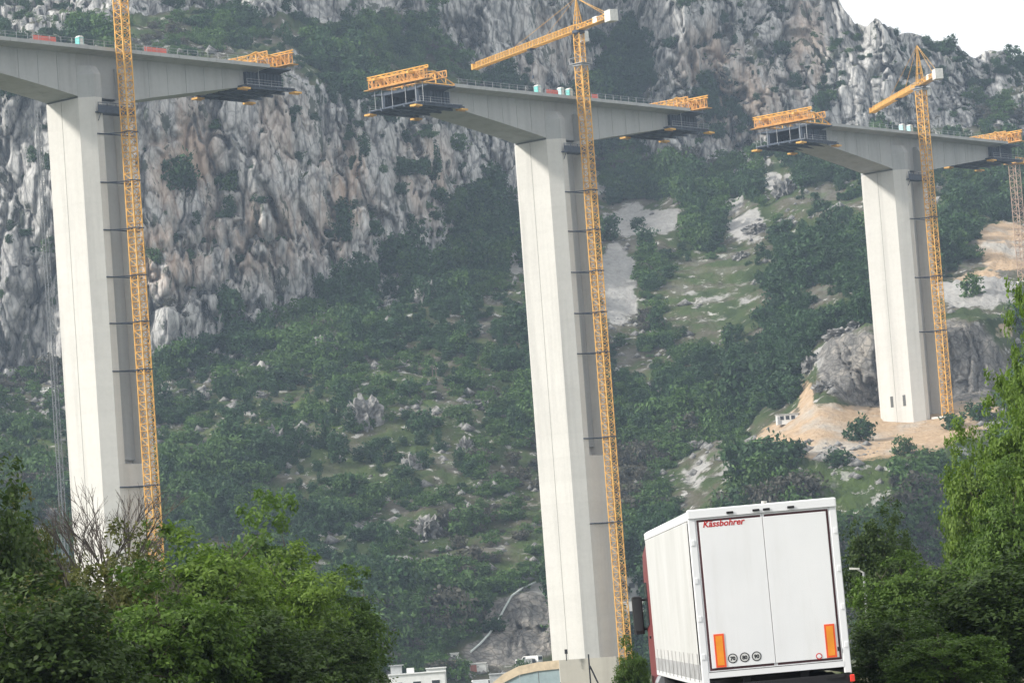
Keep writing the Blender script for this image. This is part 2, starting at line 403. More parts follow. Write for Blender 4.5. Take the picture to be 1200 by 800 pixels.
def blobs(px, py, lst):
    o = np.zeros_like(px)
    for x, y, rx, ry, wgt in lst:
        o = np.maximum(o, wgt * np.clip(1.5 - 1.5 * np.sqrt(((px-x)/rx)**2 + ((py-y)/ry)**2) + 0.25, 0, 1)) if wgt > 0 else \
            np.minimum(o, wgt * np.clip(1.5 - 1.5 * np.sqrt(((px-x)/rx)**2 + ((py-y)/ry)**2) + 0.25, 0, 1))
    return o
def build_mountain():
    px1 = np.arange(-330, 1541, 2.1)
    pr = hill_profile(px1)                                    # (n,10,2)
    seg = np.abs(np.diff(pr[..., 0], axis=1)).mean(0)
    per = np.maximum(6, np.round(seg / 1.95)).astype(int)
    q = np.concatenate([np.arange(k_) / k_ + i for i, k_ in enumerate(per)] + [[9.0]])
    qi = np.clip(q.astype(int), 0, 8); qf = (q - qi)[None, :, None]
    cp = pr[:, qi] * (1 - qf) + pr[:, qi + 1] * qf            # (n, rows, 2)
    PX = np.repeat(px1[:, None], len(q), 1); PY = cp[..., 0]; YY = cp[..., 1]
    P = at(PX, PY, YY)
    x, y, z = P[..., 0], P[..., 1], P[..., 2]
    Q = np.repeat(q[None], len(px1), 0)
    # where bare rock shows
    nb = fbm(x/38, y/38, z/38, 4)
    cl = sstep(3.3, 3.7, Q + 0.25*nb + .25*sstep(700, 760, PX)*0 - .3*sstep(560, 700, PX)) * (1 - (0.55 + .3*sstep(330, 420, PX))*(1 - sstep(740, 800, PX))*sstep(5.75, 6.2, Q + 0.3*nb)) + 0.9*sstep(6.8, 7.4, Q + 0.4*nb)
    cl = cl + blobs(PX, PY, [(730,110,28,110,-1.0),(826,120,16,60,-.7),(555,250,60,45,-.7),(1150,128,50,16,-.5),(1190,100,30,30,-.5),(450,40,70,45,-.55),(250,25,90,28,-.45),
                             (410,150,14,60,-.5),(885,60,12,40,-.3),(1010,45,10,40,-.5),(965,118,12,20,-.8),(560,160,12,60,-.4),(620,120,10,40,-.4),(780,35,10,30,-.5),(330,390,90,20,-.4)])
    cl = cl + blobs(PX, PY, [(60,18,80,26,.8),(430,150,40,50,.4),(820,170,30,26,.9),(1120,95,70,45,.5),(25,405,45,40,.4),(1075,100,40,40,.4)])
    cl = np.clip(cl + 0.28*nb*(Q > 3.6), 0, 1)
    # displacement
    rg1 = ridged(x/58, y/90, z/190, 3); rg2 = ridged(x/19, y/30, z/58, 3); f3 = fbm(x/6.5, y/8, z/15, 3)
    ch = ridged(x/30 + 7, y/45, z/26 + 3, 3)
    wx = x + 3.0*perlin(x/22, y/22, z/22); wz = z + 5*perlin(x/18 + 9, y/18, z/18)
    fx = fbm(x/9 + 3, y/9, z/14, 3)
    c1, e1, _ = worley(wx/26 + .35*fx, wz/95 + .2*fx, 1); c2, e2, _ = worley(wx/9.5 + .3*fx, wz/36 + .2*fx, 2); c3, e3, _ = worley(wx/3.8 + .25*fx, wz/12 + .2*fx, 3); c4, e4, _ = worley(wx/1.9, wz/3.6, 4)
    blk = 7*(c1-.5) - 5*(1-sstep(0, .10, e1)) + 4.6*(c2-.5) - 3.6*(1-sstep(0, .13, e2)) + 2.3*(c3-.5) - 1.7*(1-sstep(0, .18, e3)) + .9*(c4-.5)
    dcl = cl * (17*(rg1-.55) + 5*(rg2-.55) + blk + 1.6*f3)
    dg = (1-cl) * (4.5*fbm(x/62, y/62, z/62, 3) + 1.3*fbm(x/13, y/13, z/13, 3) + .55*fbm(x/3.1, y/3.6, z/3.1, 2))
    flat = blobs(PX, PY, [(1020,480,150,70,1.0),(600,760,220,60,1.0)])
    edge = sstep(-330, -200, PX) * (1 - sstep(1450, 1540, PX))
    dg = dg * (1 - .85*flat) + blobs(PX, PY, [(1010,432,78,50,1.0),(1120,425,66,56,1.0),(612,735,50,40,.7)])*0
    hn = -P.copy(); hn[..., 2] = 0; hn /= np.linalg.norm(hn, axis=-1)[..., None]
    cut = blobs(PX, PY, [(1010,430,80,50,1.0),(1120,425,66,56,1.0),(612,735,50,40,.7)])*(1-cl)
    dcl = dcl + cut*(2.6*(c3-.5) + 3.6*(c2-.5) - 2.2*(1-sstep(0, .15, e2)) - 1.2*(1-sstep(0, .2, e3)) + 1.3*(c4-.5))
    P = P + hn * dcl[..., None]
    P[..., 2] += dg + 2.0*cl*fbm(x/9, y/9, z/9, 2)
    # the crest is uneven
    crest = sstep(8.2, 9, Q); P[..., 2] += crest * (3.0*fbm(x/16, y/16, z*0+3.3, 3))
    # close the mountain behind the crest
    back = []
    for dy, dz in ((25, .98), (90, .88), (320, .5), (900, 0)):
        b = P[:, -1].copy(); b[:, 1] += dy; b[:, 2] = b[:, 2]*dz - 14*(1 - dz); back.append(b)
    Pall = np.concatenate([P] + [b[:, None] for b in back], 1)
    nx, ny = Pall.shape[:2]
    idx = np.arange(nx*ny).reshape(nx, ny)
    fc = np.stack([idx[:-1, :-1], idx[1:, :-1], idx[1:, 1:], idx[:-1, 1:]], -1).reshape(-1, 4)
    me = mesh_np('mountain', Pall.reshape(-1, 3), fc, M['mountain'], False)
    # ledges that lie flat enough carry scrub
    nrm = np.empty(nx*ny*3, np.float32); me.vertices.foreach_get('normal', nrm); nz = nrm.reshape(nx, ny, 3)[:, :P.shape[1], 2]
    cl2 = np.clip(cl * (1 - .55*sstep(.62, .85, nz)), 0, 1)
    soil = blobs(PX, PY, [(1030,510,150,44,1.0),(1120,485,60,30,1.0),(950,518,75,32,1.0),(1185,285,48,38,1.0),(1145,320,40,14,.7),(1060,535,60,14,.7),(865,560,25,8,.5),(738,722,26,44,.75),(945,470,14,40,.6),(1175,385,18,14,.5)])
    shot = blobs(PX, PY, [(1016,432,66,54,1.0),(1120,425,66,62,1.0),(612,738,56,46,1.0),(590,762,58,22,.9)])
    scree = blobs(PX, PY, [(748,262,64,36,1.0),(722,345,32,50,1.0),(606,310,18,34,1.0),(925,218,14,22,.6),(872,268,34,20,.75),(860,245,18,14,.75),(905,215,16,24,.7),(1150,345,70,18,.8),(1105,345,30,9,.7),(970,420,22,30,.8),(632,690,24,14,.9),(700,215,12,10,.7),(830,560,50,36,.5),(840,350,70,56,.42),(1000,590,60,40,.38),(1110,390,40,8,.7)])
    stain = blobs(PX, PY, [(215,185,46,85,1.0),(405,235,42,80,1.0),(300,280,100,55,.7),(835,95,44,65,.9),(880,120,46,55,.7),(195,300,50,50,.9),(500,210,40,70,.6),(945,60,26,70,.7),(120,300,40,60,.5),(330,150,40,60,.5),(640,60,40,60,.4)])
    grass = blobs(PX, PY, [(380,500,90,60,.9),(450,470,60,40,.9),(230,520,50,60,.7),(40,510,50,40,.7),(610,690,40,60,1.0),(480,520,70,60,.6),(330,440,80,30,.5),(560,690,60,60,.7),(1060,590,140,60,.6),(830,340,60,50,.3)])
    def attr(nm, a, b, c):
        full = np.zeros((nx, ny, 4), np.float32); full[..., 3] = 1
        r_ = P.shape[1]
        full[:, :r_, 0], full[:, :r_, 1], full[:, :r_, 2] = a, b, c; full[:, r_:, 0] = .3
        at_ = me.color_attributes.new(nm, 'FLOAT_COLOR', 'POINT'); at_.data.foreach_set('color', full.ravel())
    attr('covA', cl2, soil, shot); attr('covB', stain, grass, scree)
    o = link('mountain', me); tag(o, kind='structure')
    bare = np.maximum.reduce([soil, shot, scree*0.9])
    return P, PX, PY, Q, cl2, bare, grass, nz
HP, HPX, HPY, HQ, HROCK, HBARE, HGRASS, HNZ = build_mountain()
def on_hill(px, py):
    """nearest displaced mountain vertex to a photo position"""
    i = int(round((px + 330) / 2.1)); i = max(0, min(HP.shape[0]-1, i))
    j = int(np.argmin(np.abs(HPY[i] - py)))
    return Vector(HP[i, j])

def gheight(x, y):
    """the valley: level beside the road, dropping to the river flat beyond"""
    return -0.06 - 10.2*sstep(112, 190, y + 0.35*np.abs(x - 5)) - 1.0*sstep(700, 1500, y)
def build_ground():
    xs = np.concatenate([np.linspace(-2600, -700, 8), np.linspace(-600, -140, 24), np.linspace(-130, 130, 90), np.linspace(140, 600, 24), np.linspace(700, 2600, 8)])
    ys = np.concatenate([np.linspace(-900, -60, 10), np.linspace(-50, 220, 120), np.linspace(230, 900, 60), np.linspace(1000, 3600, 10)])
    X, Y = np.meshgrid(xs, ys, indexing='ij'); Z = gheight(X, Y)
    off = np.abs(X - 2.4 + 0.021*Y)
    Z = Z + sstep(9, 25, off) * 0.35 * fbm(X/9, Y/9, X*0, 3)*(np.abs(X) < 650)
    nx, ny = X.shape; idx = np.arange(nx*ny).reshape(nx, ny)
    fc = np.stack([idx[:-1, :-1], idx[1:, :-1], idx[1:, 1:], idx[:-1, 1:]], -1).reshape(-1, 4)
    n = NT('verge_and_valley_ground'); v = n.coord('World')
    a = n.noise(v, 0.12, 6, 0.6); b = n.noise(v, 1.6, 6, 0.65)
    k = n.ramp(a, [(0.35, (0.05, 0.065, 0.028)), (0.5, (0.085, 0.095, 0.045)), (0.62, (0.20, 0.17, 0.13)), (0.72, (0.30, 0.28, 0.25))])
    k = n.mix(0.4, k, n.ramp(b, [(0.35, (0.04, 0.055, 0.02)), (0.65, (0.14, 0.15, 0.08))]))
    n.bump(b, 0.6, 0.15)
    tag(link('ground', mesh_np('ground', np.stack([X, Y, Z], -1).reshape(-1, 3), fc, n.done(k, 0.95, 0, 0.1), True)), kind='structure')
build_ground()

# road under the lorry, bending away to the right behind it
def road_centre(y):
    return 3.1 - 0.021*y + 0.0038*max(0, y - 75)**2
def strip(name, o0, o1, z, mat, y0=-30, y1=102, step=4, ys=None):
    mb = MB(); ys = ys or [y0 + step*i for i in range(int((y1-y0)/step)+1)]
    vs = []
    for y in ys:
        c = road_centre(y); d = (road_centre(y+.5)-road_centre(y-.5)); nx_, ny_ = 1/math.hypot(1,d), -d/math.hypot(1,d)
        for o in (o0, o1): vs.append((c+o*nx_, y+o*ny_, z))
    mb.add(vs, [(2*i, 2*i+1, 2*i+3, 2*i+2) for i in range(len(ys)-1)])
    return mb.build(name, mat)
n = NT('asphalt'); v = n.coord('World'); a = n.noise(v, 3.0, 8, 0.75); b = n.noise(n.coord('World', (0.8, 0.05, 1)), 1.0, 4, 0.6)
k = n.mix(0.5, n.ramp(a, [(0.3, 0.035), (0.7, 0.075)]), n.ramp(b, [(0.35, 0.04), (0.65, 0.07)])); n.bump(a, 0.3, 0.02)
M['asphalt'] = n.done(k, 0.85)
n = NT('road_paint'); v = n.coord('World'); M['paint'] = n.done(n.ramp(n.noise(v, 4.0, 6, 0.7), [(0.35, 0.5), (0.6, 0.75)]), 0.7)
road = strip('road', -7.8, 4.2, 0.0, M['asphalt']); tag(road, kind='structure')
for o0 in (-7.3, -3.72, 3.6):
    l_ = strip('edge_line', o0, o0+.12, 0.004, M['paint']); l_.parent = road
for i in range(10):
    l_ = strip('centre_dash', -0.06, 0.06, 0.004, M['paint'], ys=[-24+12*i, -22.5+12*i, -21+12*i, -19.5+12*i, -18+12*i]); l_.parent = road

# ------------------------------------------------------------------ the bridge
BD = Vector((0.6546, 0.7560, 0)); BT = Vector((0.7560, -0.6546, 0)); BO = Vector((8.9, 650.5, 0))
BRZ = math.atan2(BD.y, BD.x)
DECK = 100 + CAMZ
def BP(s, t, z): return BO + BD*s + BT*t + Vector((0, 0, z))
# local frame of every bridge thing: x along the bridge, y away from the camera side; deck edge at y=0, far edge at y=22
def pier_section(y_off=7.3, rec=True, inset=0.0):
    a, c, r = 6.0 - inset, 2.0, 3.4
    p = [(-a, -4), (-4, -a), ]
    if rec: p += [(-2.5, -a), (-2.3, -a + r), (2.3, -a + r), (2.5, -a)]
    p += [(4, -a), (a, -4), (a, 4), (4, a)]
    if rec: p += [(2.5, a), (2.3, a - r), (-2.3, a - r), (-2.5, a)]
    p += [(-4, a), (-a, 4)]
    return [(x_, y_ + y_off) for x_, y_ in p]
def lift_mesh(h, rec):
    mb = MB(); A = pier_section(rec=rec); C = pier_section(rec=rec, inset=0.018)
    mb.loft([[(*p, 0) for p in A], [(*p, h-.05) for p in A], [(*p, h-.05) for p in C], [(*p, h) for p in C]])
    return mb
LIFT = 4.4
LM = {(LIFT, r_): lift_mesh(LIFT, r_).mesh('pier_lift', M['pier']) for r_ in (True, False)}
def hgt(s):
    u = min(1, max(0, (abs(s) - 5.0) / 31.5)); return 8.0 + (3.0 - 8.0) * (u ** 0.92)
def girder_ring(s, sc=0.0):
    h = hgt(s); e = sc
    return [(s, y_, z_) for y_, z_ in [(0+e,0-e),(0+e,-.35+e),(1.8,-.42+e),(3.3+e,-.62+e),(3.3+e,-h+e),(11.3-e,-h+e),(11.3-e,-.62+e),(12.8,-.42+e),(14.6-e,-.35+e),(14.6-e,0-e)]]
def bridge_pier(s0, base, label, la, ra, recz):
    root = thing('bridge_pier', label, 'bridge pier', BP(s0, 0, base), BRZ, 'concrete piers with half-built cantilever decks')
    H = DECK - base
    # shaft: one cast lift above another
    z = 0.0; top = H - 8.05
    rem = top % LIFT; zs = [(0, rem)] if rem > 0.6 else []
    z = zs[0][1] if zs else 0
    while z < top - 1e-3: zs.append((z, min(LIFT, top - z))); z += LIFT
    for z0, h_ in zs:
        rec = base + z0 + h_*0.5 > recz
        if abs(h_ - LIFT) < 1e-6: link('pier_lift', LM[(LIFT, rec)], root, (0, 0, z0))
        else: lift_mesh(h_, rec).build('pier_lift', M['pier'], root, (0, 0, z0))
    mb = MB(); mb.box(-6.02, -5.985, 7.5, 7.62, 0.2, top-.2); mb.build('joint_groove', M['joint'], root)
    for sg in (1, -1):
        z0 = max(.05, recz - base + 1.2); mb = MB(); y_ = 7.3 - sg*(6 - 2.6); mb.box(-2.27, 2.27, min(y_, y_ + sg*.5), max(y_, y_ + sg*.5), z0, top - .1); mb.build('recess_shade_panel', M['girder'], root)  # added panel: darker concrete colour stands in for shade deep in the side recess
    # pier head flanking the webs
    for sg in (1, -1):
        yy = lambda v_: 7.3 - sg*v_
        for x0, x1, c0, c1 in ((-4, -2.4, 2.0, 0), (2.4, 4, 0, 2.0)):
            mb = MB()
            zt = H - 2.6
            base_poly = [(x0 - c0, yy(3.98)), (x0, yy(6)), (x1, yy(6)), (x1 + c1, yy(3.98))]
            tp = [(x0 - c0*.9, yy(3.98)), (x0 + .05, yy(5.0)), (x1 - .05, yy(5.0)), (x1 + c1*.9, yy(3.98))]
            if sg < 0: base_poly, tp = base_poly[::-1], tp[::-1]
            mb.loft([[(*p, top + .002) for p in base_poly], [(*p, zt - 1.6) for p in base_poly], [(*p, zt) for p in tp]])
            mb.build('head_rib', M['girder'], root)
    # girder: hammerhead, then cast segments both ways
    def seg(s_a, s_b):
        mb = MB()
        if s_b - s_a > 0.2:
            i = .05
            mb.loft([girder_ring(s_a, .07), girder_ring(s_a + i, .07), girder_ring(s_a + i), girder_ring(s_b - i), girder_ring(s_b - i, .07), girder_ring(s_b, .07)])
        mb.build('girder_segment', M['girder'], root, (0, 0, H))
    seg(-6.0, 6.0)
    for sg, L in ((-1, la), (1, ra)):
        nseg = max(1, round((L - 6) / 4.4)); w_ = (L - 6) / nseg
        for k_ in range(nseg):
            a_, b_ = 6 + k_*w_, 6 + (k_+1)*w_
            seg(*((a_ , b_) if sg > 0 else (-b_, -a_)))
    # kerb and railing along both deck edges
    for y0, y1, yr in ((0.02, .3, .16), (14.3, 14.58, 14.44)):
        mb = MB(); mb.box(-la + .02, ra - .02, y0, y1, .001, .28); mb.build('kerb', M['girder'], root, (0, 0, H))
        mb = MB()
        x_ = -la + 1
        while x_ < ra:
            mb.bar((x_, yr, .28), (x_, yr, 1.3), .035); x_ += 2.4
        for zz in (.8, 1.28): mb.bar((-la + .5, yr, zz), (ra - .5, yr, zz), .025)
        mb.build('railing', M['steel'], root, (0, 0, H))
    return root
S1, S2, S3 = -109.8, 10.75, 127.9
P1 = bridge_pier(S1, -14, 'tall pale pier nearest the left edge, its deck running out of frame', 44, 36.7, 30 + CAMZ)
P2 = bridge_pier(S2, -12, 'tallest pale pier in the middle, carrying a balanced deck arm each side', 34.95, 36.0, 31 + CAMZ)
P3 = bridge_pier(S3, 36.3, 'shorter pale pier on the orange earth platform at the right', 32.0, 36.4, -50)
# dark doorways low on the right pier
for yy in (5.3, 8.6):
    mb = MB(); mb.box(-6.06, -5.97, yy - .35, yy + .35, 6.2, 8.6); mb.build('doorway', M['groove'], P3)
# work platform at the pier heads, round the recess
for P_, zz in ((P1, 89.2), (P2, 89.2), (P3, 89.6)):
    base = P_.location.z; q = zz + CAMZ - base
    mb = MB(); mb.box(-4.2, 4.2, .5, 1.27, q, q + .22); mb.box(-2.2, 2.2, 1.32, 2.6, q, q + .22)
    for x_ in (-4, -2, 0, 2, 4): mb.bar((x_, .6, q + .22), (x_, .6, q + 1.7), .06)
    for z_ in (.9, 1.3, 1.7): mb.bar((-4.1, .6, q + z_), (4.1, .6, q + z_), .05)
    for x_ in (-3.6, 3.6): mb.bar((x_, 1.25, q - 1.3), (x_, .55, q), .08)
    mb.box(-4.15, 4.15, .52, .56, q + .2, q + 1.2)
    mb.build('work_platform', M['steel_dark'], P_)

# ------------------------------------------------------------------ form travellers on the deck ends
def lattice(mb, a, b, h, n, r, vert=True):
    """flat truss from a to b, h high"""
    a, b = Vector(a), Vector(b); u = Vector((0, 0, h))
    mb.bar(a, b, r*1.3); mb.bar(a + u, b + u, r*1.3)
    for i in range(n):
        p, q_ = a.lerp(b, i/n), a.lerp(b, (i+1)/n)
        if vert: mb.bar(p, p + u, r)
        mb.bar(p if i % 2 else p + u, (q_ + u) if i % 2 else q_, r)
    mb.bar(b, b + u, r)
def traveller(s_end, sg, label):
    """sg=-1 for a left arm, +1 for a right arm; local x runs outward over the gap"""
    rz = BRZ if sg > 0 else BRZ + math.pi
    root = thing('form_traveller', label, 'form traveller', BP(s_end + (3.4 if sg < 0 else .9)*sg, 0 if sg > 0 else -14.6, DECK), rz, 'form travellers on the deck ends')
    for y_ in (3.0, 11.6):
        mb = MB(); r = .15
        mb.bar((-7.0, y_, .5), (4.6, y_, .5), .22); mb.bar((-7.0, y_, .5), (-1.2, y_, 2.9), r); mb.bar((-1.2, y_, 2.9), (4.6, y_, 2.3), r)
        mb.bar((4.6, y_, .5), (4.6, y_, 2.3), r); mb.bar((-1.2, y_, .5), (-1.2, y_, 2.9), r); mb.bar((-1.2, y_, 2.9), (2.0, y_, .5), r); mb.bar((-4, y_, 1.75), (-4, y_, .5), .1); mb.bar((-4, y_, .5), (-1.2, y_, 2.9), .1); mb.bar((2.0, y_, .5), (4.6, y_, 2.3), .1)
        mb.box(-7.4, -6.5, y_ - .45, y_ + .45, .05, .5); mb.box(-1.5, -.3, y_ - .4, y_ + .4, .05, .4)
        mb.box(4.2, 6.6, y_ - .25, y_ + .25, 2.0, 2.45)
        mb.build('main_truss', M['yellow'], root)
    for x_, z_, h_ in ((4.2, .75, 1.9), (5.0, .9, 1.5), (-1.2, 1.4, 1.2)):
        mb = MB(); lattice(mb, (x_, .2, z_), (x_, 14.4, z_), h_, 14, .1); mb.build('cross_truss', M['orange'], root)
    mb = MB(); lattice(mb, (4.6, -.5, 2.7), (4.6, 15.1, 2.7), .45, 11, .09, False); mb.build('spreader_beam', M['yellow'], root)
    mb = MB()
    for i in range(9): mb.box(3.6 + .02*(i % 2), 5.6, -.6 + i*1.8, 1.1 + i*1.8, .55, .68)
    mb.build('upper_walkway', M['orange'], root)
    zb = -3.0
    for x_ in (4.6, -2.7):
        for y_ in (1.2, 3.0, 5.6, 9.0, 11.6, 13.4):
            mb = MB(); mb.bar((x_, y_, .8 if x_ > 1 else .5), (x_, y_, zb - .7), .06); mb.build('hanger_bar', M['steel'], root)
    # formwork hung under the next segment
    mb = MB(); mb.prism([(.1, -.45), (2.0, -.55), (3.2, -.8), (11.4, -.8), (12.6, -.55), (14.5, -.45), (14.5, -.2), (.1, -.2)], .06 - (3.4 if sg < 0 else .9), 4.4, 0); mb.build('wing_form', M['steel_dark'], root)
    for y0, y1 in ((2.75, 3.27), (11.33, 11.85)):
        mb = MB(); mb.box(-4.4, 4.4, y0, y1, zb + .05, -.85)
        for i in range(11): mb.box(-4.4 + i*.86, -4.24 + i*.86, y0 - .16, y1 + .16, zb, -.86)
        mb.build('web_form', M['steel_dark'], root)
    mb = MB(); mb.box(-4.4, 4.6, 3.3, 11.3, zb - .30, zb - .02); mb.build('soffit_form', M['steel_dark'], root)
    mb = MB(); mb.box(-6.0, 6.0, 1.0, 13.6, zb - .62, zb - .42)
    for y_ in (1.4, 4.4, 7.3, 10.2, 13.2): mb.box(-6.8, 6.6, y_ - .18, y_ + .18, zb - 1.05, zb - .63)
    for x_ in (-5.5, -1, 1.6, 4.4): mb.box(x_ - .15, x_ + .15, 1.0, 13.6, zb - .82, zb - .625)
    mb.build('lower_platform', M['steel_dark'], root)
    for y0 in (1.0, 11.9):
        for i in range(3):
            mb = MB(); mb.box(-5.9, 5.8, y0 + i*.57, y0 + i*.57 + .53, zb - .41, zb - .35); mb.build('walkway_board', M['steel'], root)
    for x_, y_ in ((6.0, 1.0), (6.2, 12.9), (-6.4, 1.3), (-6.4, 13.0)):
        mb = MB(); mb.box(x_ - .9, x_ + .9, y_ - .75, y_ + .75, zb - 1.4, zb - 1.07); mb.box(x_ - .8, x_ + .8, y_ - .08, y_ + .08, zb - 1.55, zb - 1.41); mb.build('beam_end', M['yellow'], root)
    for y_ in (.9, 13.7):
        mb = MB()
        for x_ in (-6, -3, 0, 3, 5.9): mb.bar((x_, y_, zb - .6), (x_, y_, zb + .5), .035)
        for z_ in (.05, .5): mb.bar((-6, y_, zb + z_), (5.9, y_, zb + z_), .03)
        mb.build('guard_rail', M['steel'], root)
    return root
traveller(S1 + 36.7, 1, 'yellow form traveller on the right end of the left deck')
traveller(S2 - 34.95, -1, 'wide orange form traveller on the left end of the middle deck')
traveller(S2 + 36.0, 1, 'yellow form traveller on the right end of the middle deck')
traveller(S3 - 32.0, -1, 'wide orange form traveller on the left end of the right deck')
traveller(S3 + 36.4, 1, 'yellow form traveller on the right deck arm, at the frame edge')

# ------------------------------------------------------------------ tower cranes
def mast_mesh(wd, h, nb, r=.1, name='mast_section'):
    mb = MB(); a = wd/2
    cs = [(-a,-a),(a,-a),(a,a),(-a,a)]
    for c_ in cs: mb.bar((*c_, 0), (*c_, h), r*1.45)
    for i in range(nb):
        z0, z1 = h*i/nb, h*(i+1)/nb
        for k_ in range(4):
            p, q_ = cs[k_], cs[(k_+1) % 4]
            mb.bar((*p, z0 + .02), (*q_, z0 + .02), r*.8)
            if i % 2: p, q_ = q_, p
            mb.bar((*p, z0), (*q_, z1), r*.85)
    return mb.mesh(name, M['yellow'])
MS = mast_mesh(1.75, 6.0, 5, .085); MS2 = mast_mesh(1.45, 6.0, 5, .08)
def jib_mesh(L, wd, h, nb, r=.075):
    mb = MB(); A, B_, C_ = (-wd/2, 0), (wd/2, 0), (0, h)
    for y_, z_ in (A, B_, C_): mb.bar((0, y_, z_), (L, y_, z_), r*1.35)
    for i in range(nb):
        x0, x1, xm = L*i/nb, L*(i+1)/nb, L*(i+.5)/nb
        for y_, z_ in (A, B_):
            mb.bar((x0, y_, z_), (xm, 0, h), r); mb.bar((xm, 0, h), (x1, y_, z_), r)
        mb.bar((x0, A[0], 0), (x1, B_[0], 0), r); mb.bar((x0, A[0], 0), (x0, B_[0], 0), r)
    return mb.mesh('jib_section', M['yellow'])
JS = jib_mesh(6.0, 1.3, 1.35, 5)
def tower_crane(label, s, t, base, ztop, zcol, head, jibdir, njib, ties, pier_s, group='yellow tower cranes'):
    """ztop: height of the jib; zcol: height above which the mast is narrower; jibdir: world angle of the jib"""
    root = thing('tower_crane', label, 'tower crane', BP(s, t, base), BRZ, group)
    mb = MB(); mb.box(-2.6, 2.6, -2.6, 2.6, -.9, .25); mb.build('footing', M['cw'], root)
    z = .25
    while z + base < zcol: link('mast_section', MS, root, (0, 0, z)); z += 6.0
    mb = MB(); mb.cbox(-1.2, 1.2, -1.2, 1.2, 0, .3, .05)
    mb.box(-1.6, 1.6, -1.6, 1.6, .36, .46)
    for i in range(4):
        c_, d_ = [(-1.55,-1.55),(1.55,-1.55),(1.55,1.55),(-1.55,1.55)][i], [(1.55,-1.55),(1.55,1.55),(-1.55,1.55),(-1.55,-1.55)][i]
        mb.bar((*c_, .46), (*c_, 1.5), .05); mb.bar((*c_, 1.5), (*d_, 1.5), .05)
    mb.build('climbing_collar', M['steel'], root, (0, 0, z))
    z += .4
    while z + base < ztop - 1.2: link('mast_section', MS2, root, (0, 0, z)); z += 6.0
    zj = z + .6
    mb = MB(); mb.cyl((0, 0, z + .3), 1.25, .55, n=16); mb.build('slewing_ring', M['steel_dark'], root)
    ang = jibdir - BRZ
    def rp(name, mesh, off, zz=0.0):
        return link(name, mesh, root, (math.cos(ang)*off, math.sin(ang)*off, zj + zz), (0, 0, ang))
    mb = MB(); a_ = .75
    for c_ in ((-a_,-a_),(a_,-a_),(a_,a_),(-a_,a_)): mb.bar((*c_, 0), (0, 0, head), .12, r2=.08)
    for i in range(1, 6):
        q_ = a_*(1 - i/6.5); zz = head*i/6.5
        cs = [(-q_,-q_),(q_,-q_),(q_,q_),(-q_,q_)]
        for k_ in range(4): mb.bar((*cs[k_], zz), (*cs[(k_+1) % 4], zz), .06)
    o_ = mb.build('tower_head', M['yellow'], root, (0, 0, zj), rot=(0, 0, ang))
    for i in range(njib): rp('jib_section', JS, .8 + 6*i)
    tip = .8 + 6*njib
    mb = MB(); mb.box(0, .5, -.75, .75, -.15, 1.1); rp('jib_tip', mb.mesh('jib_tip', M['yellow']), tip + .001)
    mb = MB(); lattice(mb, (-.8, -.75, 0), (-13.5, -.75, 0), .9, 8, .08); lattice(mb, (-.8, .75, 0), (-13.5, .75, 0), .9, 8, .08)
    mb.box(-13.5, -.8, -.7, .7, -.12, -.02); rp('counter_jib', mb.mesh('counter_jib', M['yellow']), 0)
    for i in range(4):
        mb = MB(); mb.cbox(-13.9 + i*.56, -13.4 + i*.56, -.9, .9, -.7, 1.5, .04); rp('counterweight', mb.mesh('counterweight', M['cw']), 0)
    mb = MB(); mb.cbox(-8.6, -6.9, -.8, .8, 0, 1.2, .06); rp('winch_housing', mb.mesh('winch_housing', M['whitesite']), 0)
    mb = MB(); mb.cbox(-.1, 1.6, -2.2, -.95, -2.1, -.1, .07); cab = rp('operator_cab', mb.mesh('operator_cab', M['whitesite']), 0)
    mb = MB(); mb.box(1.6, 1.63, -2.1, -1.05, -1.7, -.5); mb.box(.2, 1.4, -2.23, -2.2, -1.6, -.6); mb.build('cab_window', M['glass'], cab)
    for x_ in (tip*.62, tip*.3, -11.5):
        mb = MB()
        for y_ in ((0,) if x_ > 0 else (-.6, .6)): mb.bar((0, 0, head), (x_, y_, 1.3 if x_ > 0 else .9), .05)
        rp('pendant_line', mb.mesh('pendant_line', M['yellow']), 0)
    tr = MB(); tr.box(-.7, .7, -.6, .6, -.35, -.1); tr_o = rp('trolley', tr.mesh('trolley', M['steel_dark']), tip*.45)
    mb = MB(); mb.bar((0, 0, -.35), (0, 0, -5.5), .03); mb.box(-.25, .25, -.12, .12, -6.1, -5.5); mb.build('hook_block', M['steel_dark'], tr_o)
    # collars tying the mast to the pier
    for zt in ties:
        q_ = zt + CAMZ - base; dx = pier_s - s
        if q_ < 1: continue
        yp = t + 1.3                                    # pier side plane in local y
        mb = MB()
        for sgn in (-1, 1): mb.bar((sgn*1.0, .95, q_), (dx + sgn*2.9, yp - .05, q_), .09)
        mb.bar((dx - 4.1, yp - .13, q_), (dx + 4.1, yp - .13, q_), .12)
        mb.build('pier_tie', M['steel_dark'], root)
        mb = MB()
        for sgn in (-1, 1):
            mb.bar((-1.05, sgn*1.05, q_), (1.05, sgn*1.05, q_), .1); mb.bar((sgn*1.05, -1.05, q_), (sgn*1.05, 1.05, q_), .1)
        mb.build('tie_collar', M['steel_dark'], root)
    return root
jd = math.atan2(40, -22)
tower_crane('tall yellow tower crane mast beside the left pier, cut by the top edge', S1 + .2, 1.9, -14, 128, 117, 6.5, math.atan2(34, -38), 7,
            (85.7, 77.5, 69.5, 61.6, 53.8, 45.8, 26.5), S1)
tower_crane('yellow tower crane with its jib over the middle pier deck', S2 - .1, 1.9, -12, 113.4, 102.5, 6.4, jd, 7,
            (81.5, 73.8, 65.8, 57.8, 50, 33.6, 17.2), S2)
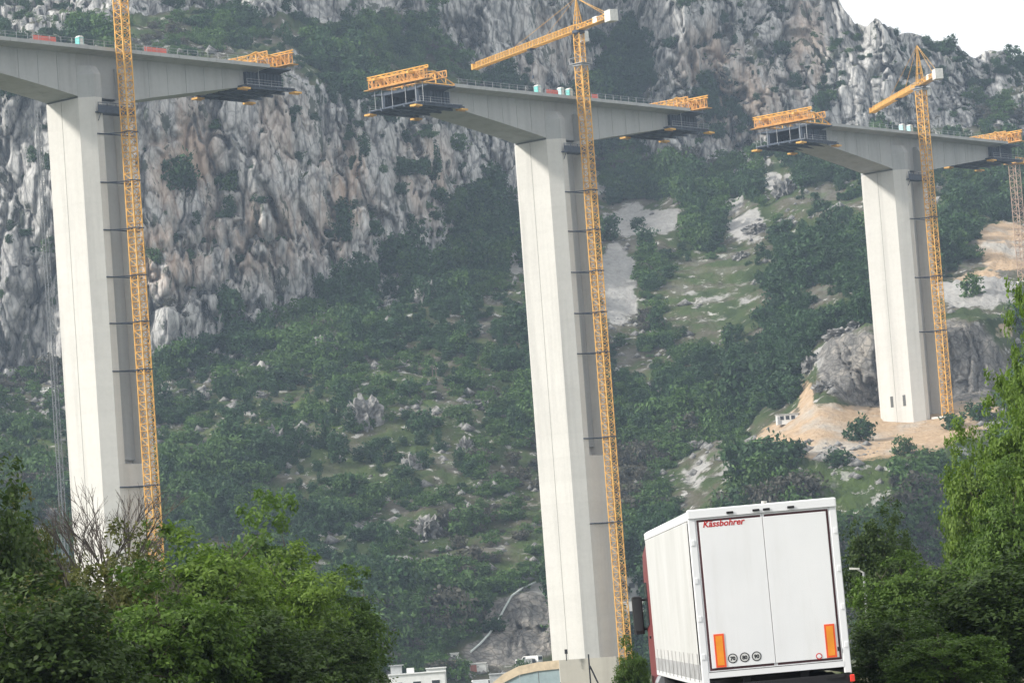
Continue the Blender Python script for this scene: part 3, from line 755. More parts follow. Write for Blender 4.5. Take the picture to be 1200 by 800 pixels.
tower_crane('smaller hazy yellow tower crane beside the right pier', S3 - .3, 1.9, 39.3, 112.3, 106, 9.0, math.atan2(36.6, -6.9), 6,
            (81, 68, 56), S3)

# ------------------------------------------------------------------ thin hoist mast behind the left pier
q = Vector(at(66, 480, 592.0))
hm = mast_mesh(.75, 6.0, 5, .045); hm.materials[0] = M['rope']
root = thing('hoist_mast', 'thin grey lattice hoist mast standing left of the left pier', 'hoist mast', (q.x, q.y, -11), BRZ)
for i in range(18): link('mast_section', hm, root, (0, 0, .3 + 6*i))
mb = MB(); mb.box(-1, 1, -1, 1, -.3, .3); mb.build('footing', M['cw'], root)
for i in range(1, 12):
    mb = MB(); mb.bar((0, -.4, 8.6*i), (4.5, -6.5, 8.6*i), .05); mb.build('wall_tie', M['rope'], root)
# second lattice mast at the right edge
q = Vector(at(1200, 330, 860.0))
root = thing('lattice_mast', 'distant pale brown lattice mast at the right edge of the frame', 'lattice mast', (q.x, q.y, q.z), BRZ)
rm = mast_mesh(2.0, 6.0, 4, .075); rm.materials[0] = mat_plain('rust_brown_paint', (0.40, 0.29, 0.22), 0.8)
for i in range(5): link('mast_section', rm, root, (0, 0, 6*i))
mb = MB(); mb.box(-1.9, 1.9, -1.9, 1.9, 30.01, 30.2); lattice(mb, (-1.8, -1.8, 30.2), (1.8, -1.8, 30.2), 1.2, 3, .06); lattice(mb, (-1.8, 1.8, 30.2), (1.8, 1.8, 30.2), 1.2, 3, .06); mb.build('top_platform', M['orange'], root)
for x0_, z0_ in ((0, 0),):
    mb = MB(); mb.box(-2.4, 2.4, -2.4, 2.4, -2.5, .05); mb.build('footing', M['cw'], root)

# ------------------------------------------------------------------ things standing on the decks
def toilet(s, t, mat, label):
    r_ = thing('site_toilet', label, 'portable toilet', BP(s, t, DECK), BRZ, 'site toilets and tanks on the decks')
    mb = MB(); mb.cbox(-.62, .62, -.62, .62, .1, 2.15, .06); mb.build('cabin', mat, r_)
    mb = MB(); mb.box(-.45, .45, -.65, -.622, .2, 1.98); mb.build('door', M['cw'], r_)
    mb = MB(); mb.loft([[(-.66,-.66,2.16),(.66,-.66,2.16),(.66,.66,2.16),(-.66,.66,2.16)], [(-.3,-.5,2.5),(.3,-.5,2.5),(.3,.5,2.5),(-.3,.5,2.5)]]); mb.build('roof', M['cw'], r_)
    mb = MB(); mb.box(-.6, .6, -.6, .6, 0, .098); mb.build('skid', M['black'], r_)
    r_.scale = (.85, .85, .8)
def barrier(s, t, L, label):
    r_ = thing('safety_barrier', label, 'barrier', BP(s, t, DECK), BRZ, 'orange red barriers on the decks')
    npan = max(1, round(L/1.5)); w_ = L/npan
    for i in range(npan):
        mb = MB(); mb.box(-L/2 + i*w_ + .04, -L/2 + (i+1)*w_ - .04, -.03, .03, .35, 1.25); mb.build('net_panel', M['red'], r_)
    for i in range(npan + 1):
        x_ = -L/2 + i*w_
        mb = MB(); mb.bar((x_, 0, 0), (x_, 0, 1.35), .03); mb.box(x_ - .06, x_ + .06, -.4, .4, 0, .08); mb.build('post', M['steel'], r_)
def s_at(px, py, t, z):
    lo, hi = -300, 300; r = ray(float(px), float(py)); k_ = r[0]/r[1]
    for _ in range(50):
        m_ = (lo+hi)/2; p = BP(m_, t, 0)
        if p.x/p.y < k_: lo = m_
        else: hi = m_
    return lo
for px, py, L, lab in ((52, 44, 5.0, 'red net barrier on the left deck, left of the crane'), (182, 59, 5.2, 'red net barrier on the left deck, right of the crane'),
                       (647, 107, 3.6, 'red net barrier on the middle deck between teal toilets'), (697, 112, 2.0, 'short red net barrier right of the middle crane mast')):
    barrier(s_at(px, py, -.9, 0), -.9, L, lab)
for px, py, mt, lab in ((93, 47, 'teal', 'teal site toilet alone on the left deck'), (630, 106, 'teal', 'leftmost teal site toilet on the middle deck'),
                        (657, 107, 'teal2', 'pale teal site toilet at the end of the red barrier'), (667, 108, 'teal', 'teal site toilet nearest the middle crane mast'),
                        (1057, 148, 'teal2', 'left of two pale teal toilets on the right deck'), (1066, 149, 'teal2', 'right of two pale teal toilets on the right deck')):
    toilet(s_at(px, py, -1.4, 0), -1.4, M[mt], lab)

# ------------------------------------------------------------------ the lorry
def build_lorry():
    q = Vector(at(894.5, 588, 58.6))
    root = thing('lorry', 'white curtain-sided lorry with red cab driving away on the road', 'lorry', (q.x + .02, q.y, 0), R(1.2))
    root.rotation_euler = (0, R(-0.9), R(1.2))
    W, L, Z0, Z1 = 1.275, 13.6, 1.22, 4.0
    n = NT('white_door_panel'); v = n.coord(); a = n.noise(v, 0.9, 5, 0.6)
    n2 = n.noise(n.coord('Object', (3, 3, .4)), 1.0, 5, 0.6)
    k = n.mix(n.math('MULTIPLY', n.smooth(n2, .45, .75), .28), n.ramp(a, [(0.3, (0.76, 0.765, 0.77)), (0.7, (0.81, 0.81, 0.812))]), (0.6, 0.59, 0.56)); door = n.done(k, 0.32, 0, 0.4)
    n = NT('curtain_fabric'); v = n.coord(); a = n.noise(n.coord('Object', (1, .5, .25)), 1.5, 5, 0.6)
    zc = n.node('ShaderNodeSeparateXYZ'); n.l(n.coord(), zc.inputs[0])
    k = n.ramp(a, [(0.3, (0.50, 0.50, 0.48)), (0.7, (0.60, 0.60, 0.585))]); curtain = n.done(k, 0.55, 0, 0.3)
    hem = mat_plain('grey_curtain_hem', (0.36, 0.365, 0.365), 0.6, 0, 0.35, 3)
    strapm = mat_plain('pale_strap', (0.46, 0.46, 0.45), 0.6)
    frame = M['white']; seal = mat_plain('dark_door_seal', (0.075, 0.03, 0.035), 0.7)
    # body shell
    mb = MB(); mb.cbox(-W + .02, W - .02, .10, L, Z0 + .02, Z1 - .12, .02); mb.build('load_box', curtain, root)
    mb = MB(); mb.prism([(-W - .015, Z1 - .17), (W + .015, Z1 - .17), (W + .015, Z1 - .04), (W - .05, Z1), (-W + .05, Z1), (-W - .015, Z1 - .04)][::-1], .095, L + .02, 1); mb.build('roof', frame, root)
    # rippled side curtains with a grey hem
    for sg in (-1, 1):
        ny, nz_ = 150, 3; vs = []; fs = []
        for i in range(ny + 1):
            y_ = .16 + (L - .25)*i/ny
            rip = .008*math.sin(y_*2.1) + .004*math.sin(y_*5.7 + 1) + .002*math.sin(y_*13)
            for z_, g_ in ((1.36, 1.2), (2.2, 1), (3.1, .8), (Z1 - .18, .25)): vs.append((sg*(W + .012 + rip*g_), y_, z_))
        for i in range(ny):
            for j in range(3):
                a_ = i*4 + j; f_ = (a_, a_+4, a_+5, a_+1); fs.append(f_ if sg > 0 else f_[::-1])
        MB().add(vs, fs).build('side_curtain', curtain, root, smooth=True)
        mb = MB(); mb.box(sg*(W + .004) - .012, sg*(W + .004) + .012, .16, L - .1, 1.10, 1.36); mb.build('side_rail', hem, root)
        mb = MB(); mb.box(sg*W - .015, sg*W + .02, .16, L - .1, 1.0, 1.10); mb.build('rave_rail', frame, root)
        for i in range(11):
            mb = MB(); y_ = .45 + i*1.19
            mb.box(sg*(W + .027) - .006, sg*(W + .027) + .006, y_, y_ + .045, 1.06, 1.55); mb.build('strap', strapm, root)
    # rear frame
    for sg in (-1, 1):
        mb = MB(); mb.cbox(sg*(W - .06) - .062, sg*(W - .06) + .062, 0, .14, Z0 - .20, Z1 - .04, .012); po = mb.build('rear_post', frame, root)
        for z_ in (1.45, 2.1, 2.75, 3.4):
            mb = MB(); mb.cbox(sg*(W - .045) - .03, sg*(W - .045) + .03, -.014, .01, z_, z_ + .09, .004); mb.build('hinge', frame, po)
    mb = MB(); mb.cbox(-W - .01, W + .01, -.03, .15, Z1 - .14, Z1 + .012, .02); hd = mb.build('rear_header', frame, root)
    for x_ in (-.55, -.1, .08, .5):
        mb = MB(); mb.cbox(x_ - .06, x_ + .06, -.05, -.03, Z1 - .11, Z1 - .07, .006); mb.build('marker_light', M['black'], hd)
    mb = MB(); mb.cyl((.06, .03, Z1 + .03), .05, .05); mb.build('beacon', M['cw'], hd)
    mb = MB(); mb.box(-W + .1, W - .1, 0, .1, Z0 - .10, Z0 - .002); mb.build('rear_sill', frame, root)
    # doors, each in a dark seal
    ya = .012
    for x0, x1, side in ((-W + .125, -.003, -1), (.003, W - .125, 1)):
        mb = MB(); mb.box(x0, x1, ya, ya + .05, Z0 + .01, Z1 - .145); se = mb.build('door_surround', frame, root)
        t_ = .036
        a0, a1 = (x0 + .018, x1 - .03) if side < 0 else (x0 + .03, x1 - .018); b0, b1 = Z0 + .03, Z1 - .175
        mb = MB()
        yb = ya - .004
        if side < 0: mb.box(a0, a0 + t_, yb, ya + .01, b0, b1)
        else: mb.box(a1 - t_, a1, yb, ya + .01, b0, b1)
        i0, i1 = (a0 + t_ + .0005, a1) if side < 0 else (a0, a1 - t_ - .0005)
        mb.box(i0, i1, yb, ya + .01, b1 - t_, b1); mb.box(i0, i1, yb, ya + .01, b0, b0 + t_)
        mb.build('door_seal', seal, se)
        d0, d1 = (a0 + t_ + .004, x1 - .002) if side < 0 else (x0 + .002, a1 - t_ - .004)
        mb = MB(); mb.cbox(d0, d1, yb - .016, ya + .02, b0 + t_ + .004, b1 - t_ - .004, .004); dr = mb.build('rear_door', door, root)
        # reflective plate
        xc = -W + .34 if side < 0 else W - .31
        zb = Z0 + .075
        mb = MB(); mb.box(xc - .088, xc + .088, yb - .026, yb - .0165, zb, zb + .57)
        pl = mb.build('reflective_plate', mat_plain('red_reflector', (0.80, 0.10, 0.03), 0.4), root)
        mb = MB(); mb.box(xc - .058, xc + .058, yb - .029, yb - .0262, zb + .035, zb + .535); mb.build('reflector_centre', mat_plain('amber_reflector', (0.82, 0.30, 0.03), 0.4), pl)
        yd = yb - .0165
        if side < 0:
            for i, num in enumerate(('70', '80', '90')):
                cx, cz = -W + .545 + i*.205, zb + .135
                mb = MB(); mb.cyl((cx, yd - .002, cz), .083, .004, 1, 28); st = mb.build('speed_disc', M['black'], root)
                mb = MB(); mb.cyl((cx, yd - .0055, cz), .066, .003, 1, 28); mb.build('disc_face', mat_plain('disc_white', (0.62, 0.62, 0.60), 0.5), st)
                text(num, .085, (cx, yd - .0085, cz - .030), M['black'], st, 'numeral', bold=.004)
            text('Kässbohrer', .152, (-W + .24, yd - .002, Z1 - .305), mat_plain('red_lettering', (0.50, 0.02, 0.02), 0.4), root, 'lettering', align='LEFT', bold=.0035, shear=.25)
        else:
            cx, cz = W - .53, zb + .03
            mb = MB(); mb.cyl((cx, yd - .002, cz + .01), .055, .004, 1, 20); st = mb.build('warning_disc', mat_plain('red_sticker', (0.55, 0.05, 0.05), 0.5), root)
            mb = MB(); mb.cyl((cx, yd - .0055, cz + .01), .036, .003, 1, 20); mb.box(cx - .04, cx + .04, yd - .009, yd - .0072, cz - .005, cz + .015); mb.build('disc_face', M['white'], st)
            mb = MB(); mb.box(W - .205, W - .155, yd - .0045, yd - .0005, zb + .10, zb + .17); mb.build('sticker', M['black'], root)
    # chassis, bumper, lamps
    mb = MB(); mb.cbox(-W + .02, W - .02, .02, .22, Z0 - .42, Z0 - .215, .02); bu = mb.build('rear_crossbeam', M['black'], root)
    for x_ in (-1.0, 1.0):
        mb = MB(); mb.cbox(x_ - .16, x_ + .16, -.01, .02, Z0 - .28, Z0 - .22, .006); mb.build('buffer', M['rubber'], bu)
        mb = MB(); mb.cbox(x_ - .2, x_ + .2, .222, .262, Z0 - .62, Z0 - .46, .01); mb.build('tail_lamp', mat_plain('tail_lamp_red', (0.55, 0.02, 0.02), 0.25), bu)
    mb = MB(); mb.cbox(W - .04, W + .04, -.05, .0, Z0 - .36, Z0 - .24, .012); mb.build('outline_lamp', mat_plain('outline_red', (0.75, 0.05, 0.03), 0.3), bu)
    mb = MB(); mb.box(-W + .05, W - .05, .3, .42, .45, .57)
    for x_ in (-.6, .6): mb.box(x_ - .05, x_ + .05, .3, .42, .58, Z0 - .44)
    mb.build('underrun_bar', M['steel'], root)
    mb = MB(); mb.box(-.26, .26, .27, .295, .62, .74); mb.build('number_plate', M['white'], root)
    mb = MB()
    for x_ in (-.5, .5): mb.box(x_ - .07, x_ + .07, .25, L - 1.0, .80, Z0)
    for i in range(14): mb.box(-W + .05, W - .05, .6 + i*.95, .68 + i*.95, Z0 - .15, Z0 - .01)
    mb.build('chassis', M['black'], root)
    for x_ in (-1.0, 1.0):
        mb = MB(); mb.box(x_ - .25, x_ + .25, 1.4, 1.42, .25, .95); mb.build('mudflap', M['rubber'], root)
    def wheel(x_, y_, r_=.5, wd=.36):
        sg = 1 if x_ > 0 else -1
        pr_ = [(r_*.56, -wd/2), (r_*.94, -wd/2), (r_, -wd/2 + .05), (r_, wd/2 - .05), (r_*.94, wd/2), (r_*.56, wd/2)]
        nn = 28; rings = [[(x_ + u, y_ + math.cos(2*math.pi*i/nn)*rr, r_ + math.sin(2*math.pi*i/nn)*rr) for rr, u in pr_] for i in range(nn)]
        mb = MB(); mb.loft(rings + [rings[0]], False); wo = mb.build('wheel', M['rubber'], root, smooth=True)
        mb = MB(); mb.cyl((x_ + sg*.08, y_, r_), r_*.56, .12, 0, 24); mb.cyl((x_ + sg*.16, y_, r_), r_*.22, .08, 0, 16)
        for i in range(8): mb.cyl((x_ + sg*.15, y_ + math.cos(i*.785)*r_*.36, r_ + math.sin(i*.785)*r_*.36), .022, .03, 0, 8)
        mb.build('rim', M['steel'], wo)
    for y_ in (2.3, 3.6, 4.9):
        for x_ in (-1.05, 1.05): wheel(x_, y_)
    for y_, xs in ((12.6, (-.95, .95)), (16.2, (-1.0, 1.0))):
        for x_ in xs: wheel(x_, y_, .51, .5 if y_ < 14 else .33)
    # tractor
    red = M['redcab']
    cx0, cx1, c0, c1 = -1.25, 1.25, L + .55, L + .55 + 2.25
    prof = [(c0, .95), (c1, .55), (c1 + .06, 1.6), (c1 - .06, 2.1), (c1 - .38, 3.15), (c1 - .75, 3.55), (c0, 3.75)]
    mb = MB(); mb.prism([(y_, z_) for y_, z_ in prof], cx0, cx1, 0); mb.build('cab', red, root)
    mb = MB(); mb.prism([(c0 + .01, 3.76), (c1 - .8, 3.56), (c0 + .9, 3.88), (c0 + .01, 3.97)], cx0 + .1, cx1 - .1, 0); mb.build('roof_deflector', red, root)
    for sg in (-1, 1):
        xs_ = sorted((sg*1.26, sg*1.22)); xf = sorted((sg*1.252, sg*1.262))
        mb = MB(); mb.prism([(c0 - .42, .95), (c0 - .001, .95), (c0 - .001, 3.7), (c0 - .42, 3.6)], *xs_, 0); mb.build('side_fairing', red, root)
        mb = MB(); mb.prism([(c0 + 1.0, 2.05), (c1 - .15, 1.95), (c1 - .42, 2.95), (c0 + 1.0, 2.95)], *xf, 0); mb.build('side_window', M['glass'], root)
        mb = MB(); mb.box(*sorted((sg*1.252, sg*1.275)), c0 + 1.0, c0 + 1.25, 1.75, 1.80); mb.build('door_handle', M['black'], root)
        mb = MB(); mb.cbox(*sorted((sg*1.32, sg*1.54)), c1 - .2, c1 + .02, 1.85, 2.68, .03); mi_ = mb.build('mirror', M['black'], root)
        mb = MB(); mb.bar((sg*1.24, c1 - .1, 2.6), (sg*1.36, c1 - .1, 2.58), .03); mb.bar((sg*1.24, c1 - .1, 1.95), (sg*1.36, c1 - .1, 1.97), .03); mb.build('mirror_arm', M['black'], mi_)
        mb = MB(); mb.box(*sorted((sg*1.345, sg*1.52)), c1 - .212, c1 - .202, 1.92, 2.62); mb.build('mirror_glass', M['glass'], mi_)
        mb = MB(); mb.prism([(c0 + .2, .5), (c1 - .1, .5), (c1, .94), (c0 + .2, .94)], *sorted((sg*1.1, sg*1.25)), 0); mb.build('step_panel', M['black'], root)
        mb = MB(); mb.cyl((sg*1.02, L - .5, .75), .33, 1.1, 1, 20); mb.build('fuel_tank', M['steel'], root)
    mb = MB(); mb.prism([(c1 + .062, 1.72), (c1 + .02, 2.12), (c1 - .30, 3.1), (c1 - .26, 3.12), (c1 + .07, 2.1)], -1.12, 1.12, 0); mb.build('windscreen', M['glass'], root)
    mb = MB(); mb.cbox(-1.24, 1.24, c1 + .07, c1 + .2, .35, .95, .03); mb.build('front_bumper', red, root)
    mb = MB()
    for x_ in (-.42, .42): mb.box(x_ - .06, x_ + .06, L - 2.2, c1 - .2, .62, .92)
    mb.build('tractor_chassis', M['black'], root)
    return root
def text(body, size, loc, mat, parent, name, align='CENTER', bold=0.0, shear=0.0, rot=(math.pi/2, 0, 0)):
    cu = bpy.data.curves.new(name, 'FONT'); cu.body = body; cu.size = size; cu.align_x = align; cu.offset = bold; cu.shear = shear; cu.extrude = .0012; cu.resolution_u = 3
    tmp = bpy.data.objects.new('tmp', cu); COL.objects.link(tmp); bpy.context.view_layer.update()
    me = bpy.data.meshes.new_from_object(tmp.evaluated_get(bpy.context.evaluated_depsgraph_get()))
    bpy.data.objects.remove(tmp); me.name = name; me.materials.clear(); me.materials.append(mat)
    return link(name, me, parent, loc, rot)
build_lorry()

# ------------------------------------------------------------------ foliage
def mat_leaf(name, dark, light, hue_var=0.25, trans=0.35):
    n = NT(name); r = objrand(n); v = n.coord('World')
    g = n.node('ShaderNodeNewGeometry')
    k = n.mix(g.outputs['Random Per Island'], dark, light)
    k = n.mix(n.math('MULTIPLY', n.smooth(n.noise(v, 0.5, 3, 0.5), .4, .65), .45), k, tuple(x*1.35 for x in light))
    k = n.mix(n.math('MULTIPLY', r, hue_var), k, (dark[0]*1.5, dark[1]*1.05, dark[2]*1.3))
    tr = n.node('ShaderNodeBsdfTranslucent'); n.l(n.mix(1.0, k, (1.1, 1.25, .7), 'MULTIPLY'), tr.inputs[0])
    ms = n.node('ShaderNodeMixShader'); ms.inputs[0].default_value = trans
    m_ = n.done(k, 0.6, 0, 0.25)
    n.l(n.b.outputs[0], ms.inputs[1]); n.l(tr.outputs[0], ms.inputs[2]); n.l(ms.outputs[0], n.out.inputs[0])
    return m_
M['leaf_dark'] = mat_leaf('dark_green_leaves', (0.022, 0.044, 0.010), (0.060, 0.100, 0.022))
M['leaf_mid'] = mat_leaf('mid_green_leaves', (0.036, 0.074, 0.013), (0.105, 0.175, 0.032))
M['leaf_bright'] = mat_leaf('bright_green_leaves', (0.058, 0.108, 0.016), (0.16, 0.25, 0.040))
M['leaf_olive'] = mat_leaf('olive_brown_leaves', (0.040, 0.055, 0.016), (0.115, 0.115, 0.035))
M['scrub_a'] = mat_leaf('scrub_dark_green', (0.016, 0.044, 0.018), (0.046, 0.104, 0.034), 0.4, .2)
M['scrub_b'] = mat_leaf('scrub_fresh_green', (0.032, 0.076, 0.020), (0.088, 0.165, 0.042), 0.4, .2)
M['scrub_c'] = mat_leaf('scrub_grey_brown', (0.044, 0.046, 0.034), (0.095, 0.092, 0.070), 0.3, .15)

def crown_mesh(name, seed, nclump, per, rx, rz, zc, leaf, mat, flat=0.0, spread=0.30, hollow=0.45):
    """leaf-sized folded quads in clumps through the crown's volume; rx radius, rz half height, zc centre height"""
    g = np.random.default_rng(seed)
    d = g.normal(size=(nclump, 3)); d /= np.linalg.norm(d, axis=1)[:, None]
    rad = hollow + (1 - hollow)*g.random(nclump)**0.6
    lump = 1 + 0.42*fbm(d[:, 0]*1.7 + seed, d[:, 1]*1.7, d[:, 2]*1.7, 3)
    dd = np.sign(d)*np.abs(d)**.8
    c = dd * (rad*lump)[:, None] * np.array([rx, rx, rz]) + [0, 0, zc]
    cs = (0.6 + 0.8*g.random(nclump))
    c = np.repeat(c, per, 0); cs = np.repeat(cs, per); out = np.repeat(d, per, 0)
    off = g.normal(size=c.shape) * np.array([1, 1, .62]) * (spread*min(rx, rz)*cs)[:, None] * .55
    p = c + off
    p[:, 2] = np.maximum(p[:, 2], 0.02)
    N = len(p)
    nrm = out*.5 + g.normal(size=(N, 3))*.75 + [0, 0, .45]; nrm /= np.linalg.norm(nrm, axis=1)[:, None]
    a = np.cross(nrm, g.normal(size=(N, 3))); a /= np.linalg.norm(a, axis=1)[:, None]; b = np.cross(nrm, a)
    L = leaf*(.6 + .8*g.random(N))[:, None]; Wd = L*.55
    v = np.stack([p - a*L*.5, p + b*Wd*.5 + nrm*L*.06, p + a*L*.55, p - b*Wd*.5 + nrm*L*.06], 1).reshape(-1, 3)
    f = np.arange(N*4).reshape(N, 4)
    return mesh_np(name, v, f, mat)
def lobed_crown(name, seed, nlobe, ncl, per, rx, rz, zc, leaf, mat):
    """crown of overlapping lobes, each a shell of leaf clumps: light tops, dark gaps between"""
    g = np.random.default_rng(seed)
    gold = np.arange(nlobe)*2.39996 + g.uniform(0, 6); zz = 1 - 2*(np.arange(nlobe) + .5)/nlobe
    ld = np.stack([np.cos(gold)*np.sqrt(1-zz**2), np.sin(gold)*np.sqrt(1-zz**2), zz], 1) + g.normal(size=(nlobe, 3))*.16
    lr = g.uniform(.26, .46, nlobe)
    lc = ld*(g.uniform(.52, .78, nlobe))[:, None]
    N0 = nlobe*ncl
    d = g.normal(size=(N0, 3)) + [0, 0, .25]; d /= np.linalg.norm(d, axis=1)[:, None]
    li = np.repeat(np.arange(nlobe), ncl)
    cc = lc[li] + d*(lr[li]*g.uniform(.55, 1.12, N0))[:, None]
    c = np.repeat(cc, per, 0); out = np.repeat(d*.7 + ld[li]*.3, per, 0)
    p = (c + g.normal(size=c.shape)*np.array([1, 1, .6])*(.062*g.uniform(.6, 1.5, N0).repeat(per))[:, None])
    p[:, 2] *= 1/np.percentile(p[:, 2], 99.3)
    p = p*np.array([rx, rx, rz]) + [0, 0, zc]
    p[:, 2] = np.maximum(p[:, 2], .02); N = len(p)
    nrm = out*.8 + g.normal(size=(N, 3))*.55 + [0, 0, .35]; nrm /= np.linalg.norm(nrm, axis=1)[:, None]
    a = np.cross(nrm, g.normal(size=(N, 3))); a /= np.linalg.norm(a, axis=1)[:, None]; b = np.cross(nrm, a)
    L = leaf*(.55 + .9*g.random(N))[:, None]; Wd = L*.55
    v = np.stack([p - a*L*.5, p + b*Wd*.5 + nrm*L*.06, p + a*L*.55, p - b*Wd*.5 + nrm*L*.06], 1).reshape(-1, 3)
    return mesh_np(name, v, np.arange(N*4).reshape(N, 4), mat)
def trunk_mesh(name, seed, h, r, rx, rz, zc, mat, nl=14, stems=1):
    g = random.Random(seed); mb = MB()
    def limb(a, b, r0, r1, k=4, wob=.08):
        pts = [a.lerp(b, i/k) + Vector((g.uniform(-1,1), g.uniform(-1,1), g.uniform(-.4,.4)))*wob*(b-a).length*(0 if i in (0,k) else 1) for i in range(k+1)]
        rings = []
        for i, p in enumerate(pts):
            d_ = (pts[min(i+1,k)] - pts[max(i-1,0)]).normalized(); x_ = d_.orthogonal().normalized(); y_ = d_.cross(x_); rr = r0 + (r1-r0)*i/k
            rings.append([p + (x_*math.cos(t_*math.pi/3) + y_*math.sin(t_*math.pi/3))*rr for t_ in range(6)])
        mb.loft(rings); return pts
    for s_ in range(stems):
        b0 = Vector((g.uniform(-.3,.3), g.uniform(-.3,.3), 0))*(stems > 1)*rx*.5
        tp = b0 + Vector((g.uniform(-.2,.2)*rx, g.uniform(-.2,.2)*rx, h*.8))
        main = limb(b0, tp, r, r*.3, 6, .04)
        for i in range(nl//stems):
            t_ = g.uniform(.18, .95); st = main[0].lerp(main[-1], t_); an = g.uniform(0, 2*math.pi); rr = g.uniform(.45, .9)
            e_ = Vector((math.cos(an)*rx*rr, math.sin(an)*rx*rr, min(h*.97, st.z + g.uniform(.1,.5)*rz)))
            q_ = limb(st, e_, r*.42*(1-t_*.5), r*.08)
            for _ in range(3):
                s2 = q_[g.randint(1,3)]; limb(s2, s2 + Vector((g.uniform(-1,1)*rx*.35, g.uniform(-1,1)*rx*.35, g.uniform(.05,.4)*rz)), r*.14, r*.03, 3)
    return mb.mesh(name, mat, True)

# tree kinds: base size 4 m wide, 5 m tall, crown to the ground on the road side
TK = {}
for kd, (seed, mt, leaf, nlb) in {'dark': (11, 'leaf_dark', .135, 26), 'mid': (12, 'leaf_mid', .125, 30), 'bright': (13, 'leaf_bright', .12, 30), 'olive': (14, 'leaf_olive', .12, 34)}.items():
    TK[kd] = (lobed_crown('crown', seed, nlb, 26, 42, 1.95, 2.5, 2.5, leaf, M[mt]), trunk_mesh('trunk', seed, 4.7, .11, 1.75, 2.2, 2.6, M['bark'], 22, 2))
def tree(kind, label, px, top, Y, halfpx, cat='tree', group=None, name='roadside_tree', rz=None, z0=None, hz=None):
    p = Vector(at(px, top, Y)); z0 = float(gheight(np.array(p.x), np.array(Y))) if z0 is None else z0
    h = p.z - z0; wd = halfpx*Y/F
    o = thing(name, label, cat, (p.x, p.y, z0), rng.uniform(0, 6.28) if rz is None else rz, group)
    o.scale = (wd/1.95, wd/1.95, h/5.0)
    link('crown', TK[kind][0], o); link('trunk', TK[kind][1], o)
    return o
G_L, G_R = 'trees along the left verge', 'trees along the right verge'
for a in [('dark', 'dark broad tree filling the left edge of the frame', -18, 572, 72, 92),
          ('olive', 'olive brown tipped tree in front of the left pier', 112, 652, 64, 90),
          ('dark', 'low dark tree at the bottom left corner', 40, 690, 54, 130),
          ('mid', 'mid green tree low between the olive and bright trees', 190, 668, 60, 100),
          ('bright', 'bright green tree right of the left crane mast', 235, 622, 80, 100),
          ('mid', 'darker green tree standing behind the bright green tree', 284, 592, 128, 88),
          ('bright', 'bright green tree near the right end of the left verge row', 318, 648, 88, 84),
          ('mid', 'rightmost green tree of the left verge row', 388, 672, 98, 62),
          ('dark', 'low dark tree at the bottom, below the bright trees', 270, 716, 62, 110),
          ('dark', 'low dark tree at the bottom right end of the left row', 375, 738, 80, 75),
          ('olive', 'olive tree rising behind the left edge tree', 48, 612, 84, 46)]:
    tree(*a, group=G_L)
for a in [('bright', 'tall pale green tree at the right edge of the frame', 1216, 352, 98, 52),
          ('bright', 'pale green tree leaning in from the right, below the tallest crown', 1196, 452, 92, 62),
          ('bright', 'pale green rounded tree left of the right edge trees', 1146, 505, 104, 54),
          ('mid', 'mid green tree at the right edge, under the pale crowns', 1186, 548, 84, 66),
          ('dark', 'dark round tree just right of the lorry, upper row', 1030, 606, 120, 52),
          ('mid', 'green tree right of the lorry, beside the road lamp', 1052, 652, 96, 60),
          ('mid', 'leafy tree between the lorry and the right edge', 1122, 636, 96, 62),
          ('dark', 'dark tree low at the bottom right corner', 1165, 662, 70, 100),
          ('dark', 'dark bush low right of the lorry', 1048, 716, 76, 70),
          ('mid', 'mid green bush at the bottom between the right verge trees', 1100, 730, 66, 75)]:
    tree(*a, group=G_R)
tree('mid', 'small green bush between the middle pier and the lorry cab', 737, 750, 104, 23, 'bush', name='roadside_bush', z0=-1.6)

# bare tree in front of the left pier
def bare_tree(label, px, top, Y, sc, seed):
    p = Vector(at(px, top, Y)); h = (p.z + .06)
    o = thing('bare_tree', label, 'bare tree', (p.x, p.y, -.06), 0, 'leafless trees by the left pier')
    g = random.Random(seed); mb = MB(); tw = MB()
    def grow(a, d, L, r, lev, M_):
        b = a + d*L
        M_.bar(a, b, r, 5, r*.62)
        if lev == 0: return
        for _ in range(3 if lev > 1 else 4):
            nd = (d + Vector((g.uniform(-1,1), g.uniform(-1,1), g.uniform(-.1,.5)))*.55).normalized()
            grow(a.lerp(b, g.uniform(.45, 1)), nd, L*g.uniform(.55,.8), r*.6, lev-1, tw)
    grow(Vector((0,0,0)), Vector((0,0,1)), h*.5, .07*sc, 0, mb)
    for i in range(7): grow(Vector((0,0,h*(.30 + .03*i))), Vector((g.uniform(-.45,.6), g.uniform(-.4,.4), 1)).normalized(), h*.22*sc, .03*sc, 4, tw)
    mb.build('trunk', M['twig'], o); tw.build('branches', M['twig'], o)
bare_tree('larger leafless tree with dark twigs against the left pier', 112, 556, 74, 1.15, 5)
bare_tree('smaller leafless tree with dark twigs at the foot of the left crane', 174, 622, 71, .8, 6)

